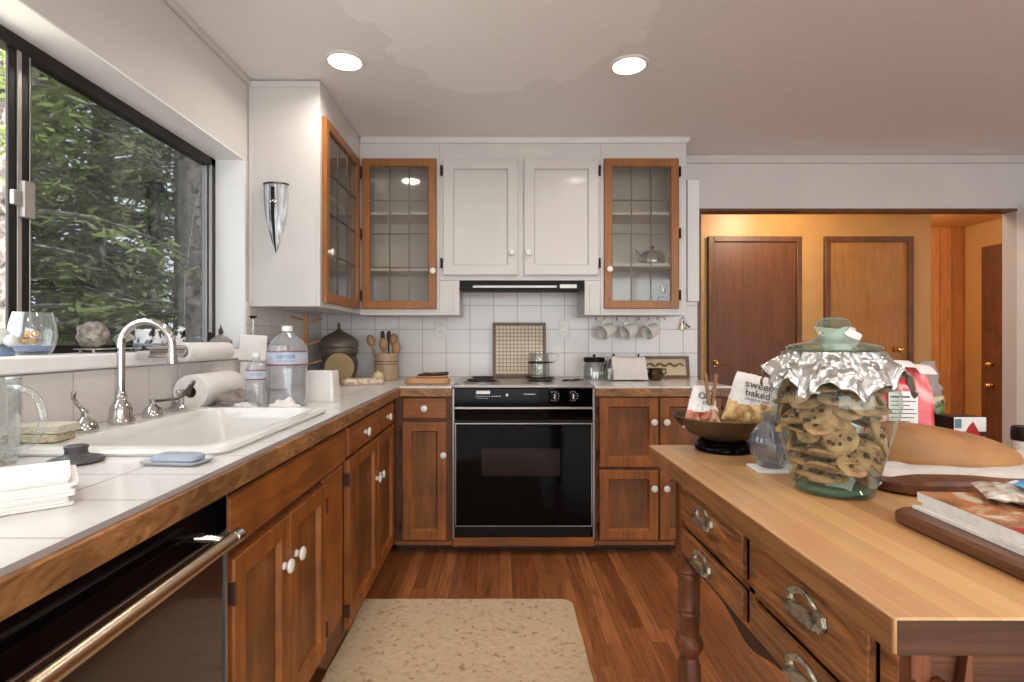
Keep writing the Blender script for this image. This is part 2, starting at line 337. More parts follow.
def textmesh(name, s, size, mat, parent, loc, rot, ext=.0004, align='CENTER', sx=1):
    cu = bpy.data.curves.new(name+'_curve', 'FONT'); cu.body = s; cu.size = size; cu.extrude = ext; cu.align_x = align; cu.align_y = 'CENTER'; cu.resolution_u = 3
    t = bpy.data.objects.new('tmp', cu); COL.objects.link(t)
    me = bpy.data.meshes.new_from_object(t, depsgraph=bpy.context.evaluated_depsgraph_get()); bpy.data.objects.remove(t)
    me.name = name; me.materials.clear(); me.materials.append(mat)
    o = bpy.data.objects.new(name, me); COL.objects.link(o); o.parent = parent; o.location = loc; o.rotation_euler = rot; o.scale = (sx, 1, 1)
    return o
def rrect(x0, y0, x1, y1, r, z, n=5):
    pts = []
    for cx, cy, a0 in ((x1-r, y1-r, 0), (x0+r, y1-r, PI/2), (x0+r, y0+r, PI), (x1-r, y0+r, 1.5*PI)):
        for k in range(n+1):
            a = a0+PI/2*k/n; pts.append((cx+r*math.cos(a), cy+r*math.sin(a), z))
    return pts
def pillow(w, h, d, crumple=.01, freq=9, nu=26, nv=26, seed=0, topf=1.0, botf=1.0, flatbase=False, pw=4):
    """a filled bag standing in x (width), z (height), puffed in y"""
    mb = MB(); vs = []; fs = []
    for side in (-1, 1):
        for j in range(nv+1):
            for i in range(nu+1):
                u = 2*i/nu-1; v = 2*j/nv-1
                t = (v+1)/2; ww = w*(botf+(topf-botf)*t)
                puff = d/2*max(0, (1-abs(u)**pw))**.6*max(0, (1-abs(v)**pw))**.6
                if flatbase and v < 0: puff = d/2*max(0, (1-abs(u)**pw))**.6*(1 if v > -.999 else .9)
                nn = noise.noise(Vector((u*freq*w*10*.3+seed, v*freq*h*10*.3, side*2.0)))*crumple
                n2 = noise.noise(Vector((u*freq*w*10*.9, v*freq*h*10*.9+seed, side*5.0)))*crumple*.5
                y = side*(puff+(nn+n2)*(1 if puff > .002 else 0))
                vs.append((ww/2*u+nn*.4, y, h*t+(n2*.8 if j == nv else 0)))
    n = (nu+1)*(nv+1)
    for side in range(2):
        o = side*n
        for j in range(nv):
            for i in range(nu):
                a = o+j*(nu+1)+i; fs.append((a, a+1, a+nu+2, a+nu+1))
    e = [j*(nu+1) for j in range(nv+1)]+[nv*(nu+1)+i for i in range(1, nu+1)]+[j*(nu+1)+nu for j in range(nv-1, -1, -1)]+[i for i in range(nu-1, 0, -1)]
    for k in range(len(e)):
        a, b2 = e[k], e[(k+1) % len(e)]; fs.append((a, b2, b2+n, a+n))
    return mb.add(vs, fs)
def sheet(fn, nu, nv, th=.0015):
    """a draped sheet with thickness: fn(u,v) -> point"""
    mb = MB(); P = [[Vector(fn(i/nu, j/nv)) for i in range(nu+1)] for j in range(nv+1)]
    vs = [p for r in P for p in r]; lo = [p-Vector((0, 0, th)) for p in vs]; n = len(vs); fs = []
    for j in range(nv):
        for i in range(nu):
            a = j*(nu+1)+i; fs.append((a, a+1, a+nu+2, a+nu+1)); fs.append((n+a, n+a+nu+1, n+a+nu+2, n+a+1))
    e = [i for i in range(nu+1)]+[j*(nu+1)+nu for j in range(1, nv+1)]+[nv*(nu+1)+i for i in range(nu-1, -1, -1)]+[j*(nu+1) for j in range(nv-1, 0, -1)]
    for k in range(len(e)):
        a, b2 = e[k], e[(k+1) % len(e)]; fs.append((a, b2, b2+n, a+n))
    return mb.add(vs+lo, fs)

# ------------------------------------------------------------------ the room
XR = 4.6; YN = -2.8
struct(MB().box(-1.5, YN-.1, -.1, 5.3, 6.0, 0).build('floor', M['floor'], smooth=False))
struct(MB().box(-1.36, YN-.1, Z_CEIL, XR+.1, YB+.10, Z_CEIL+.12).build('ceiling', M['ceiling'], smooth=False))
# left wall with the sink window: opening Y .45..2.43, Z 1.125..2.0
W0, W1, WZ0, WZ1 = .45, 2.425, 1.10, 2.0
mb = MB()
mb.box(-1.36, YN, 0, XL, W0, Z_CEIL).box(-1.36, W1, 0, XL, YB+.1, Z_CEIL).box(-1.36, W0, 0, XL, W1, WZ0-.004).box(-1.36, W0, WZ1, XL, W1, Z_CEIL)
struct(mb.build('wall_left', M['wall'], smooth=False))
struct(MB().box(-1.36, W0+.001, WZ1-.006, XL+.001, W1-.001, WZ1-.0005).box(-1.36, W1-.006, WZ0+.03, XL+.001, W1-.0005, WZ1-.006).build('trim_1', M['reveal'], smooth=False))
# back wall: solid to the passage, header over it, stub on the right
PX0, PX1, PH = 1.296, 3.40, 2.03
mb = MB().box(XL, YB, 0, PX0, YB+.1, Z_CEIL).box(PX0, YB, PH, PX1, YB+.1, Z_CEIL).box(PX1, YB, 0, XR, YB+.1, Z_CEIL)
struct(mb.build('wall_back', M['wall'], smooth=False))
struct(MB().box(PX1+.002, YB-.45, 0, XR, YB, PH-.002).build('wall_stub', M['reveal'], smooth=False))
struct(MB().box(PX0, YB-.004, PH-.014, PX1, YB+.104, PH-.0005).box(PX0+.0005, YB-.006, 0, PX0+.025, YB+.104, PH-.014).build('trim_2', M['trimwood'], smooth=False))
struct(MB().box(1.117, YB-.016, Z_CEIL-.055, XR, YB-.0005, Z_CEIL-.001).build('trim_3', M['cabwhite'], bevel=.004))
struct(MB().box(1.21, YB-.07, 1.415, 1.285, YB-.001, 2.20).build('trim_4', M['reveal'], bevel=.003))
struct(MB().box(XL+.0005, .45, Z_CEIL-.03, XL+.016, 2.45, Z_CEIL-.001).build('trim_5', M['wall'], bevel=.004))
struct(MB().box(XR, YN, 0, XR+.1, YB+.1, Z_CEIL).build('wall_right', M['wall'], smooth=False))
# rear wall; its wide window is unseen, added to let in fill light
mb = MB().box(-1.36, YN-.1, 0, -1.0, YN, Z_CEIL).box(4.0, YN-.1, 0, XR, YN, Z_CEIL).box(-1.0, YN-.1, 2.28, 4.0, YN, Z_CEIL).box(-1.0, YN-.1, 0, 4.0, YN, .12)
struct(mb.build('wall_rear', M['wall'], smooth=False))
mb = MB()
for x in (-1.0, .65, 2.30, 3.95): mb.box(x, YN-.07, .12, x+.05, YN-.03, 2.28)
mb.box(-1.0, YN-.07, .12, 4.0, YN-.03, .17).box(-1.0, YN-.07, 2.23, 4.0, YN-.03, 2.28)
wr = struct(mb.build('fill_window', M['frame'], smooth=False))
MB().box(-.96, YN-.052, .17, 3.96, YN-.048, 2.23).build('pane', M['glass'], wr, smooth=False)
# tile fields
struct(MB().box(XL+.001, YB-.009, .90, PX0-.001, YB-.0005, 1.60).build('tile_backsplash', M['wtile'], smooth=False))
struct(MB().box(XL+.0005, .3, .90, XL+.008, W1+.02, 1.078).box(XL+.0005, W1+.0, .90, XL+.008, YB-.01, 1.34).build('tile_side_splash', M['ltile'], smooth=False))
# window sill shelf
struct(MB().box(-1.345, .44, 1.082, XL+.022, W1+.012, 1.125).build('sill_1', M['reveal'], bevel=.006))
# sliding window
wn = bpy.data.objects.new('window_1', None); COL.objects.link(wn); struct(wn)
GX = -1.335
mb = MB()
mb.box(GX-.02, W0, WZ1-.045, GX+.025, W1-.006, WZ1-.006).box(GX-.02, W0, 1.126, GX+.025, W1-.006, 1.15)
mb.box(GX-.02, W1-.045, 1.126, GX+.025, W1-.006, WZ1-.006).box(GX-.02, W0, 1.126, GX+.025, W0+.04, WZ1-.006)
mb.build('window_frame', M['frame'], wn, bevel=.002)
mb = MB().box(GX+.010, 1.405, 1.15, GX+.02, 1.472, WZ1-.045)
mb.build('meeting_stile', M['frame'], wn, bevel=.002)
MB().box(GX+.0205, 1.427, 1.15, GX+.024, 1.440, WZ1-.045).box(GX+.0205, 1.465, 1.15, GX+.023, 1.468, WZ1-.045).build('stile_edge', M['frametrack'], wn, bevel=.001)
MB().box(GX+.021, 1.428, 1.50, GX+.042, 1.462, 1.60).box(GX+.021, 1.405, 1.53, GX+.034, 1.428, 1.57).build('window_latch', M['frametrack'], wn, bevel=.003)
MB().box(GX+.021, W1-.056, 1.30-.1, GX+.03, W1-.045, WZ1-.045).box(GX-.015, W1-.05, 1.15, GX+.01, W1-.048, WZ1-.045).build('screen_edge', M['frametrack'], wn)
MB().box(GX-.002, W0+.04, 1.15, GX+.001, 1.38, WZ1-.045).build('pane', M['glass'], wn, smooth=False)
MB().box(GX+.003, 1.45, 1.15, GX+.006, W1-.045, WZ1-.045).build('pane', M['glass'], wn, smooth=False)
MB().box(GX-.012, 1.45, 1.15, GX-.011, W1-.045, WZ1-.045).build('insect_screen', M['screen'], wn, smooth=False)

# ---- the hall beyond the passage
AY = 4.41
struct(MB().box(.2, AY, 0, 3.62, AY+.12, 2.46).box(.1, YB+.1, 0, .2, AY+.12, 2.46).build('wall_hall', M['amber'], smooth=False))
struct(MB().box(.1, YB+.1, 2.40, 5.3, 6.0, 2.5).build('ceiling_hall', M['amberc'], smooth=False))
struct(MB().box(2.6, 5.74, 0, 5.2, 5.86, 2.4).build('wall_pine', M['pine'], smooth=False))
struct(MB().box(5.09, YB+.1, 0, 5.2, 5.74, 2.4).build('wall_hall_right', M['amber'], smooth=False))
def doorway(name, x0, x1, h, mat, tmat, knob, fw):
    e = bpy.data.objects.new(name, None); COL.objects.link(e); struct(e)
    MB().box(x0+fw, AY-.016, .01, x1-fw, AY-.002, h-fw).build('door_slab', mat, e, smooth=False)
    mb = MB().box(x0, AY-.035, 0, x0+fw, AY-.001, h).box(x1-fw, AY-.035, 0, x1, AY-.001, h).box(x0+fw, AY-.035, h-fw, x1-fw, AY-.001, h)
    mb.build('door_frame', tmat, e, bevel=.004)
    kx, kz, lever = knob; mb = MB()
    mb.cyl((kx, AY-.018, kz), (kx, AY-.03, kz), .028).cyl((kx, AY-.03, kz), (kx, AY-.06, kz), .010)
    if lever: mb.tube([(kx, AY-.062, kz), (kx+.04, AY-.065, kz-.002), (kx+.11, AY-.066, kz-.012)], [.012, .010, .007], flat=.6).ball((kx, AY-.06, kz), .02)
    else: mb.ball((kx, AY-.07, kz), .027)
    mb.build('door_handle', M['brass'], e)
    return e
K = AY/F
doorway('door_1', 207*K, 300*K, CH+103*K, M['door_dark'], M['trimwood'], ((713.5-500)*K, CH-23*K, True), .045)
doorway('door_2', 323*K, 411*K, CH+103*K, M['door_light'], M['trimwood'], ((893.5-500)*K, CH-9.5*K, False), .045)
e = bpy.data.objects.new('door_3', None); COL.objects.link(e); struct(e)
MB().box(5.06, 4.60, 0.01, 5.088, 5.52, 2.14).build('door_slab', M['trimwood'], e, bevel=.003)
for kz, r in ((.92, .028), (.70, .03)):
    mb = MB().cyl((5.058, 5.40, kz), (5.045, 5.40, kz), r*1.2).ball((5.02, 5.40, kz), r)
    mb.build('door_handle', M['brass'], e)
# hall ceiling lamp
t = thing('ceiling_lamp', 'round lit ceiling lamp of the hall behind the amber wall', 'lamp', (3.72, 4.95, 2.40))
MB().lathe([(.0, -.09), (.08, -.085), (.13, -.05), (.14, -.01), (.14, 0)], seg=28).build('shade', M['bulb'], t)
ld = bpy.data.lights.new('hall_bulb', 'POINT'); ld.energy = 30; ld.color = (1, .86, .68); ld.shadow_soft_size = .12
lo = bpy.data.objects.new('hall_bulb', ld); COL.objects.link(lo); lo.parent = t; lo.location = (0, 0, -.16)
t = thing('ceiling_lamp', 'round lit ceiling lamp above the hall doors, hidden by the header', 'lamp', (2.2, 3.78, 2.40))
MB().lathe([(.0, -.07), (.08, -.065), (.12, -.04), (.13, -.01), (.13, 0)], seg=28).build('shade', M['bulb'], t)
ld = bpy.data.lights.new('hall_bulb', 'POINT'); ld.energy = 20; ld.color = (1, .84, .62); ld.shadow_soft_size = .12
lo = bpy.data.objects.new('hall_bulb', ld); COL.objects.link(lo); lo.parent = t; lo.location = (0, 0, -.14)

# ---- recessed ceiling lights
def downlight(x, y, label, power=30):
    t = thing('recessed_light', label, 'ceiling light', (x, y, Z_CEIL), 0, 'recessed ceiling lights')
    MB().lathe([(.070, -.001), (.070, -.006), (.082, -.007), (.088, -.003), (.088, -.0005), (.07, -.0005)], seg=40, cap0=False, cap1=False, loop=True).build('trim_ring', M['plast'], t)
    MB().lathe([(.0695, -.0005), (.0695, -.005), (.05, -.0075), (.0, -.0085)], seg=40).build('lens', M['bulb'], t)
    d = bpy.data.lights.new('downlight_beam', 'AREA'); d.shape = 'DISK'; d.size = .13; d.energy = power; d.color = (1, .935, .84); d.spread = 2.7
    o = bpy.data.objects.new('downlight_beam', d); COL.objects.link(o); o.parent = t; o.location = (0, 0, -.012)
    return t
downlight(-.675, 2.286, 'lit round recessed light in the ceiling, above the corner cabinet', 3.5)
downlight(.57, 2.32, 'lit round recessed light in the ceiling, right of the pale patch', 5)
for x, y in ((-.5, .3), (.75, .35), (-.5, -1.3), (.9, -1.3), (2.4, .9), (2.4, -1.0)):  # unseen downlights added to fill the room with light
    downlight(x, y, 'added recessed fill light in the ceiling behind or beside the viewer, out of view', 5)

# ------------------------------------------------------------------ outdoors
struct(MB().box(-40, -8, -.75, -1.6, 45, -.7).build('ground', M['ground'], smooth=False))
def conifer(x, y, h, label, r0=.16, spread=2.2, nb=70, mat='needles', low=.2, seed=0, per=26, leaf=.1):
    rnd = random.Random(seed); t = thing('conifer_tree', label, 'tree', (x, y, -.7), 0, 'conifers outside the window')
    pts = [(0.08*math.sin(k*1.3+seed), .06*math.cos(k+seed), h*k/8) for k in range(9)]
    MB().tube(pts, [r0*(1-.09*k) for k in range(9)], 12).build('trunk', M['bark'], t)
    br = MB(); lf = MB()
    for b_ in range(nb):
        z = low+(h-low)*(b_/nb)**1.1; a = rnd.uniform(0, 2*PI); L = spread*(1-.75*z/h)*rnd.uniform(.6, 1.1)
        droop = rnd.uniform(.12, .4); P = []
        for k in range(6):
            s_ = k/5; P.append(Vector((math.cos(a)*L*s_, math.sin(a)*L*s_, z-droop*L*s_*s_+.1*s_)))
        br.tube(P, [.02*(1-.15*k) for k in range(6)], 5)
        side = Vector((-math.sin(a), math.cos(a), 0))
        for q in range(per):
            s_ = rnd.uniform(.12, 1.02); i = min(4, int(s_*5)); p = P[i].lerp(P[i+1], min(1, s_*5-i))
            w = rnd.uniform(-.33, .33)*(1.15-s_)*L; c = p+side*w+Vector((rnd.uniform(-.05, .05), rnd.uniform(-.05, .05), rnd.uniform(-.12, .06)-abs(w)*.25))
            for z_ in range(2):
                d = Vector((rnd.uniform(-1, 1), rnd.uniform(-1, 1), rnd.uniform(-.7, .3))).normalized()*leaf*rnd.uniform(.7, 1.5)
                n = d.cross(Vector((rnd.uniform(-1, 1), rnd.uniform(-1, 1), rnd.uniform(-1, 1)))).normalized()*leaf*.17
                lf.add([c-d*.2, c+d*.5+n, c+d, c+d*.5-n], [(0, 1, 2, 3)])
    br.build('branches', M['bark'], t, smooth=False); lf.build('foliage', M[mat], t, smooth=False)
    return t
def ray(px, Y): return (px-CX)*Y/F
struct(MB().box(-6.5, -3, -.7, -1.42, 7, -.66).build('bounce_ground', plain('pale_bounce_surface', (214, 206, 196), .8), smooth=False))  # unseen pale slab added to bounce sunlight up to the window soffit
# the big bare trunk just outside the right end of the window
TY = 4.9
t = thing('tree_trunk', 'thick bare grey conifer trunk outside the right end of the window', 'tree', (ray(191, TY), TY, -.7))
mb = MB(); rings = []
for k in range(46):
    z = k*.16; rr = .185-.006*k*.3+.12*math.exp(-z*2.0); ring = []
    for i in range(48):
        a = 2*PI*i/48; d = 1+.09*noise.noise(Vector((math.cos(a)*4.5, math.sin(a)*4.5, z*1.6)))+.05*noise.noise(Vector((math.cos(a)*11, math.sin(a)*11, z*3)))
        ring.append((rr*d*math.cos(a)+.03*math.sin(z*.7), rr*d*math.sin(a), z))
    rings.append(ring)
mb.loft(rings).build('trunk', M['bark'], t)
mb = MB()
mb.tube([(.05, -.2, 1.5), (.12, -.3, 2.4), (.19, -.28, 3.0), (.26, -.2, 3.4)], [.006, .005, .004, .003], 6)
mb.build('dead_twig', M['frametrack'], t)
mb = MB()
trees = [(ray(20, 3.6), 3.6, 7, 'sunlit conifer nearest the left pane of the window', 'needles', 1.7, 60, 1),
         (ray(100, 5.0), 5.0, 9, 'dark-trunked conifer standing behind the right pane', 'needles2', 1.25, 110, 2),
         (ray(-60, 5.0), 5.0, 9, 'bright conifer seen through the far left pane', 'needles', 2.2, 70, 3),
         (ray(-15, 4.0), 4.0, 8, 'thin conifer right beside the left pane of the window', 'needles', 1.5, 70, 9),
         (ray(150, 8.5), 8.5, 11, 'conifer deeper in the wood, left of the bare trunk', 'needles', 2.6, 90, 4),
         (ray(40, 9.0), 9.0, 12, 'tall conifer deeper in the wood, behind the window stile', 'needles', 2.8, 90, 5),
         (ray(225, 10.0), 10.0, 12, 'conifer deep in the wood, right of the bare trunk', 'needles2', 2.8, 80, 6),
         (ray(100, 13.0), 13.0, 14, 'farthest conifer in the middle of the window view', 'needles', 3.4, 90, 7),
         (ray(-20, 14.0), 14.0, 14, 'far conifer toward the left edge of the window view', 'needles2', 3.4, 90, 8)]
for (x, y, h, lb, mt, sp, nb, sd) in trees:
    conifer(x, y, h, lb, .13 if y < 6 else .16, sp, nb, mt, .3, sd, 60 if y < 6 else 60, .085 if y < 6 else .14)
# low shrubs filling the foot of the view
for k, (px, Y, lb) in enumerate(((8, 4.6, 'leafy green shrub below the left pane'), (120, 6.2, 'leafy green shrub at the foot of the dark conifer'), (60, 7.0, 'leafy green shrub behind the nearest conifer'), (170, 7.2, 'leafy shrub beside the bare trunk'))):
    rnd = random.Random(50+k); t = thing('shrub', lb, 'shrub', (ray(px, Y), Y, -.7), 0, 'shrubs outside the window'); lf = MB(); st = MB()
    for q in range(1500):
        d = Vector((rnd.gauss(0, 1), rnd.gauss(0, 1), rnd.gauss(0, 1))).normalized()*rnd.uniform(.55, 1); c = Vector((d.x*1.0, d.y*.9, 1.1+d.z*.95))
        a = Vector((rnd.uniform(-1, 1), rnd.uniform(-1, 1), rnd.uniform(-1, 1))).normalized()*.10; n = a.cross(Vector((rnd.uniform(-1, 1), .3, rnd.uniform(-1, 1)))).normalized()*.035
        lf.add([c, c+a*.5+n, c+a, c+a*.5-n], [(0, 1, 2, 3)])
    for q in range(9):
        a = q*.7; st.tube([(0, 0, 0), (.2*math.cos(a), .2*math.sin(a), .6), (.6*math.cos(a), .6*math.sin(a), 1.5)], [.02, .014, .006], 6)
    st.build('stems', M['bark'], t); lf.build('foliage', M['needles'], t, smooth=False)

# ------------------------------------------------------------------ cabinet joinery
def rect(x0, z0, x1, z1, y): return [(x0, y, z0), (x1, y, z0), (x1, y, z1), (x0, y, z1)]
def panel_door(mb, x0, z0, x1, z1, t=.02, fw=.05, rd=.015, y=0):
    mb.loft([rect(x0, z0, x1, z1, y), rect(x0, z0, x1, z1, y-t+.003), rect(x0+.003, z0+.003, x1-.003, z1-.003, y-t), rect(x0+fw, z0+fw, x1-fw, z1-fw, y-t), rect(x0+fw+.007, z0+fw+.009, x1-fw-.007, z1-fw-.007, y-t+rd)])
    mb.m[-1] = 1
    return mb
def slab(mb, x0, z0, x1, z1, t=.02, y=0):
    return mb.loft([rect(x0, z0, x1, z1, y), rect(x0, z0, x1, z1, y-t+.006), rect(x0+.006, z0+.006, x1-.006, z1-.006, y-t)])
KN = [(.0, -.001), (.010, 0), (.010, .003), (.0075, .006), (.008, .009), (.0165, .014), (.0185, .018), (.016, .023), (.008, .0255), (0, .026)]
RX = Matrix.Rotation(PI/2, 4, 'X')      # lathe axis z -> -y
def knob(parent, x, z, y=-.02, name='knob', mat='ceramic', s=1.0):
    mb = MB().lathe([(r*s, h*s) for r, h in KN], seg=20, mat=RX)
    return mb.build(name, M[mat], parent, loc=(x, y, z))
def hinge(parent, x, z, y=-.012, mat='hinge'):
    if mat == 'kick': return MB().box(-.003, -.009, -.022, .003, .010, .022).cyl((0, -.010, -.024), (0, -.010, .024), .003, 8).build('hinge', M[mat], parent, loc=(x, y, z))
    mb = MB().box(-.006, -.012, -.027, .006, .012, .027).cyl((0, -.013, -.03), (0, -.013, .03), .005, 10)
    return mb.build('hinge', M[mat], parent, loc=(x, y, z))
def cdoor(parent, x0, z0, x1, z1, mat, kx=None, kz=None, hx=None, fw=.05, label=None, name='door', hz=None, hname='hinge'):
    """door with the origin at its lower left corner; knob and hinges are its children"""
    d = panel_door(MB(), 0, 0, x1-x0, z1-z0, fw=fw).build(name, [mat, M['cabpanel'] if mat is M['cabz'] else mat], parent, loc=(x0, 0, z0), bevel=.0015)
    if label: d['label'] = label
    if kx is not None: knob(d, kx-x0, kz-z0)
    if hx is not None:
        for hh in (hz or (z0+.07, z1-.07)): hinge(d, hx-x0, hh-z0, mat='kick' if mat in (M['cabz'], M['cabx']) else 'hinge')
    return d
def drawer(parent, x0, z0, x1, z1, mat):
    d = slab(MB(), 0, 0, x1-x0, z1-z0).build('drawer', mat, parent, loc=(x0, 0, z0), bevel=.0015)
    knob(d, (x1-x0)/2, (z1-z0)/2); return d
def carcass(parent, w, dep, z0, z1, mat, name='body', kick=True):
    """face frame box, open toe space below"""
    mb = MB().box(0, 0, z0, w, dep, z1)
    o = mb.build(name, mat, parent, bevel=.0015)
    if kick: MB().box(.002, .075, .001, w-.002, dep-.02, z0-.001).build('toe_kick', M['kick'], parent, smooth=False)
    return o
FX = -.575; ZT = .858
# sink base
t = thing('sink_cabinet', 'wooden sink base cabinet with two doors, between dishwasher and drawers', 'cabinet', (FX, 1.078, 0), PI/2)
W = 1.905-1.078
mb = MB().box(0, .02, .165, W, .50, .70).box(0, 0, .165, W, .02, ZT)
mb.prism([(W-.30, .1655), (W-.27, .15), (W-.20, .10), (W-.17, .075), (W, .075), (W, .1655)], 'Y', 0, .02)
mb.prism([(0, .1655), (0, .10), (.03, .10), (.06, .15), (.09, .1655)], 'Y', 0, .02)
mb.build('body', M['cabframe'], t)
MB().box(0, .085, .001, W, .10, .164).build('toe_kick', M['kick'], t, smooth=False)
slab(MB(), .006, .725, W-.006, .84, t=.016).build('false_drawer_front', M['cabx'], t)
cdoor(t, .02, .168, .31, .705, M['cabz'], .27, .585, .016, label='left panelled door with white knob')
cdoor(t, .315, .168, .60, .705, M['cabz'], .35, .585, .603, label='right panelled door with white knob')
slab(MB(), .61, .17, W-.01, .715, t=.008).build('filler_panel', M['cabz'], t)
# drawer base by the corner
t = thing('drawer_cabinet', 'wooden base cabinet with two drawers over two doors, left of the corner', 'cabinet', (FX, 1.907, 0), PI/2)
W = 2.855-1.907; carcass(t, W-.002, .58, .070, ZT, M['cabframe'])
drawer(t, .025, .735, .475, .842, M['cabx']); drawer(t, .495, .735, .85, .842, M['cabx'])
cdoor(t, .025, .10, .475, .722, M['cabz'], .445, .545, .018, label='left panelled door with white knob')
cdoor(t, .490, .10, .85, .722, M['cabz'], .52, .545, .856, label='right panelled door with white knob')
# plain base under the near end of the counter
t = thing('base_cabinet', 'wooden base cabinet at the near end of the left counter', 'cabinet', (FX, -.15, 0), PI/2)
carcass(t, .60, .58, .075, ZT, M['cabframe']); drawer(t, .03, .735, .57, .842, M['cabx']); cdoor(t, .03, .10, .57, .722, M['cabz'], .53, .545, .02)
# back-left base (one drawer over one door)
t = thing('base_cabinet', 'narrow wooden base cabinet left of the oven, one drawer over one door', 'cabinet', (-.5735, 2.855, 0), 0)
W = .3145; carcass(t, W, .58, .070, ZT, M['cabframe'])
MB().box(0, -.0, .05, W, .02, .07).build('bottom_rail', M['cabx'], t)
drawer(t, .045, .738, .285, .855-.002, M['cabx']); cdoor(t, .045, .082, .285, .722, M['cabz'], .268, .545, .035)
# right base with four doors
t = thing('base_cabinet', 'wooden base cabinet right of the oven with four small doors', 'cabinet', (.512, 2.855, 0), 0)
W = .72; carcass(t, W, .58, .070, ZT, M['cabframe']); MB().box(0, 0, .05, W, .02, .07).build('bottom_rail', M['cabx'], t)
for x0, x1, kx, hx, sd in ((.025, .345, .318, .018, 'left'), (.352, .685, .385, .692, 'right')):
    cdoor(t, x0, .478, x1, .855, M['cabz'], kx, .70 if 0 else .722, hx, label='upper %s panelled door' % sd)
    cdoor(t, x0, .084, x1, .462, M['cabz'], kx, .365, hx, label='lower %s panelled door' % sd)
struct(MB().box(-.5735, 2.935, .0005, 1.22, 2.95, .048).build('trim_6', M['kick'], smooth=False))
# ---- countertops
HX0, HX1, HY0, HY1 = -1.072, -.620, 1.150, 1.815
t = thing('countertop', 'white tiled L-shaped counter with worn wooden edge, under the window', 'countertop')
LY0 = -.15; NX = -.552; NY = 2.834
mb = MB()
for (x0, y0, x1, y1) in ((XL+.009, LY0, NX, HY0), (XL+.009, HY1, NX, YB-.010), (XL+.009, HY0, HX0, HY1), (HX1, HY0, NX, HY1), (NX, NY+.002, -.2595, YB-.010)):
    mb.box(x0, y0, .880, x1, y1, CT)
mb.build('tile_top', M['ctile'], t, smooth=False)
mb = MB().box(NX+.0005, LY0, ZT+.002, NX+.014, NY, .905)
mb.build('wood_edge', M['noseY'], t, bevel=.003)
MB().box(NX+.014, NY-.012, ZT+.002, -.2595, NY+.0015, .905).build('wood_edge', M['noseX'], t, bevel=.003)
MB().box(NX+.0005, LY0, .9055, NX+.006, NY, CT).box(NX+.006, NY-.006, .9055, -.2595, NY+.0015, CT).build('edge_grout', M['ctile'], t, smooth=False)
t = thing('countertop', 'short white tiled counter with wooden edge, right of the oven', 'countertop')
MB().box(.5125, NY+.002, .880, 1.252, YB-.010, CT).build('tile_top', M['ctile'], t, smooth=False)
MB().box(.5125, NY-.012, ZT+.002, 1.265, NY+.0015, .905).box(1.2525, NY+.002, ZT+.002, 1.265, YB-.01, .905).build('wood_edge', M['noseX'], t, bevel=.003)
# ---- dishwasher
t = thing('dishwasher', 'glossy dark dishwasher with long metal bar handle, left counter', 'dishwasher', (FX, .455, 0), PI/2)
W = 1.075-.455
MB().box(0, .005, .10, W, .56, .855).build('body', M['black'], t)
MB().box(.004, -.014, .12, W-.008, .004, .775).build('door', M['dwblack'], t, bevel=.004)
mb = MB().box(.004, -.020, .78, W-.008, .004, .852); cp = mb.build('control_panel', M['blackgl'], t, bevel=.003)
MB().box(W-.007, -.018, .12, W-.002, .004, .852).build('side_trim', M['greytrim'], t)
mb = MB().cyl((.03, -.075, .793), (W-.086, -.075, .793), .0125, 20)
h = mb.build('handle', M['steel'], t)
for x, xb in ((.03, .05), (W-.086, W-.104)):
    MB().cyl((x-.006, -.075, .793), (x+.014, -.075, .793), .0140, 20).tube([(xb, -.075, .793), (xb-.005, -.045, .80), (xb-.01, -.018, .803)], [.007, .007, .009], 12).build('handle_end', M['chrome'], h)
MB().box(.004, -.022, .7765, W-.008, -.012, .7795).build('trim_strip', M['greytrim'], t)
# ---- oven range
RX0, RX1 = -.257, .510; RY = 2.835
t = thing('electric_range', 'black built-in electric oven range with coil cooktop between wooden cabinets', 'stove', ((RX0+RX1)/2, RY, 0))
hw = (RX1-RX0)/2
MB().box(-hw+.004, .03, .10, hw-.004, .59, .905).build('body', M['black'], t)
tp = MB().box(-hw+.001, .0, .9055, hw-.001, .60, .924).build('cooktop', M['cooktop'], t, bevel=.004)
def burner(x, y, r):
    b_ = MB().lathe([(r+.018, .0), (r+.018, .004), (r+.008, .006), (r-.0, .001), (.02, .0005), (0, .0005)], seg=36).build('drip_pan', M['greytrim'], t, loc=(x, y, .9245))
    pts = []; n = 4
    for k in range(n*28+1):
        a = 2*PI*k/28; rr = .018+(r-.018)*k/(n*28); pts.append((rr*math.cos(a), rr*math.sin(a), .009))
    MB().tube(pts, .0048, 6).build('coil', M['coil'], b_)
burner(-.235, .18, .088); burner(.100, .175, .068); burner(-.235, .43, .068); burner(.115, .43, .088)
cp = MB().box(-hw+.012, -.012, .805, hw-.012, .029, .9045).build('control_panel', M['blackgl'], t, bevel=.003)
MB().box(-.255, -.0128, .875, -.180, -.0118, .892).build('display', M['greytrim'], cp)
mb = MB()
for k in range(6): mb.box(-.258+.014*k, -.0126, .861, -.250+.014*k, -.0118, .8635)
for k in range(5): mb.box(-.250+.013*k, -.0126, .850, -.244+.013*k, -.0118, .853)
for k in range(4): mb.box(-.172+.013*k, -.0126, .861, -.163+.013*k, -.0118, .864)
mb.box(.0, -.0126, .872, .065, -.0118, .8755)
mb.build('panel_marks', M['greytrim'], cp)
MB().box(-.095, -.016, .862, -.083, -.0118, .876).build('button', M['plast'], cp, bevel=.001)
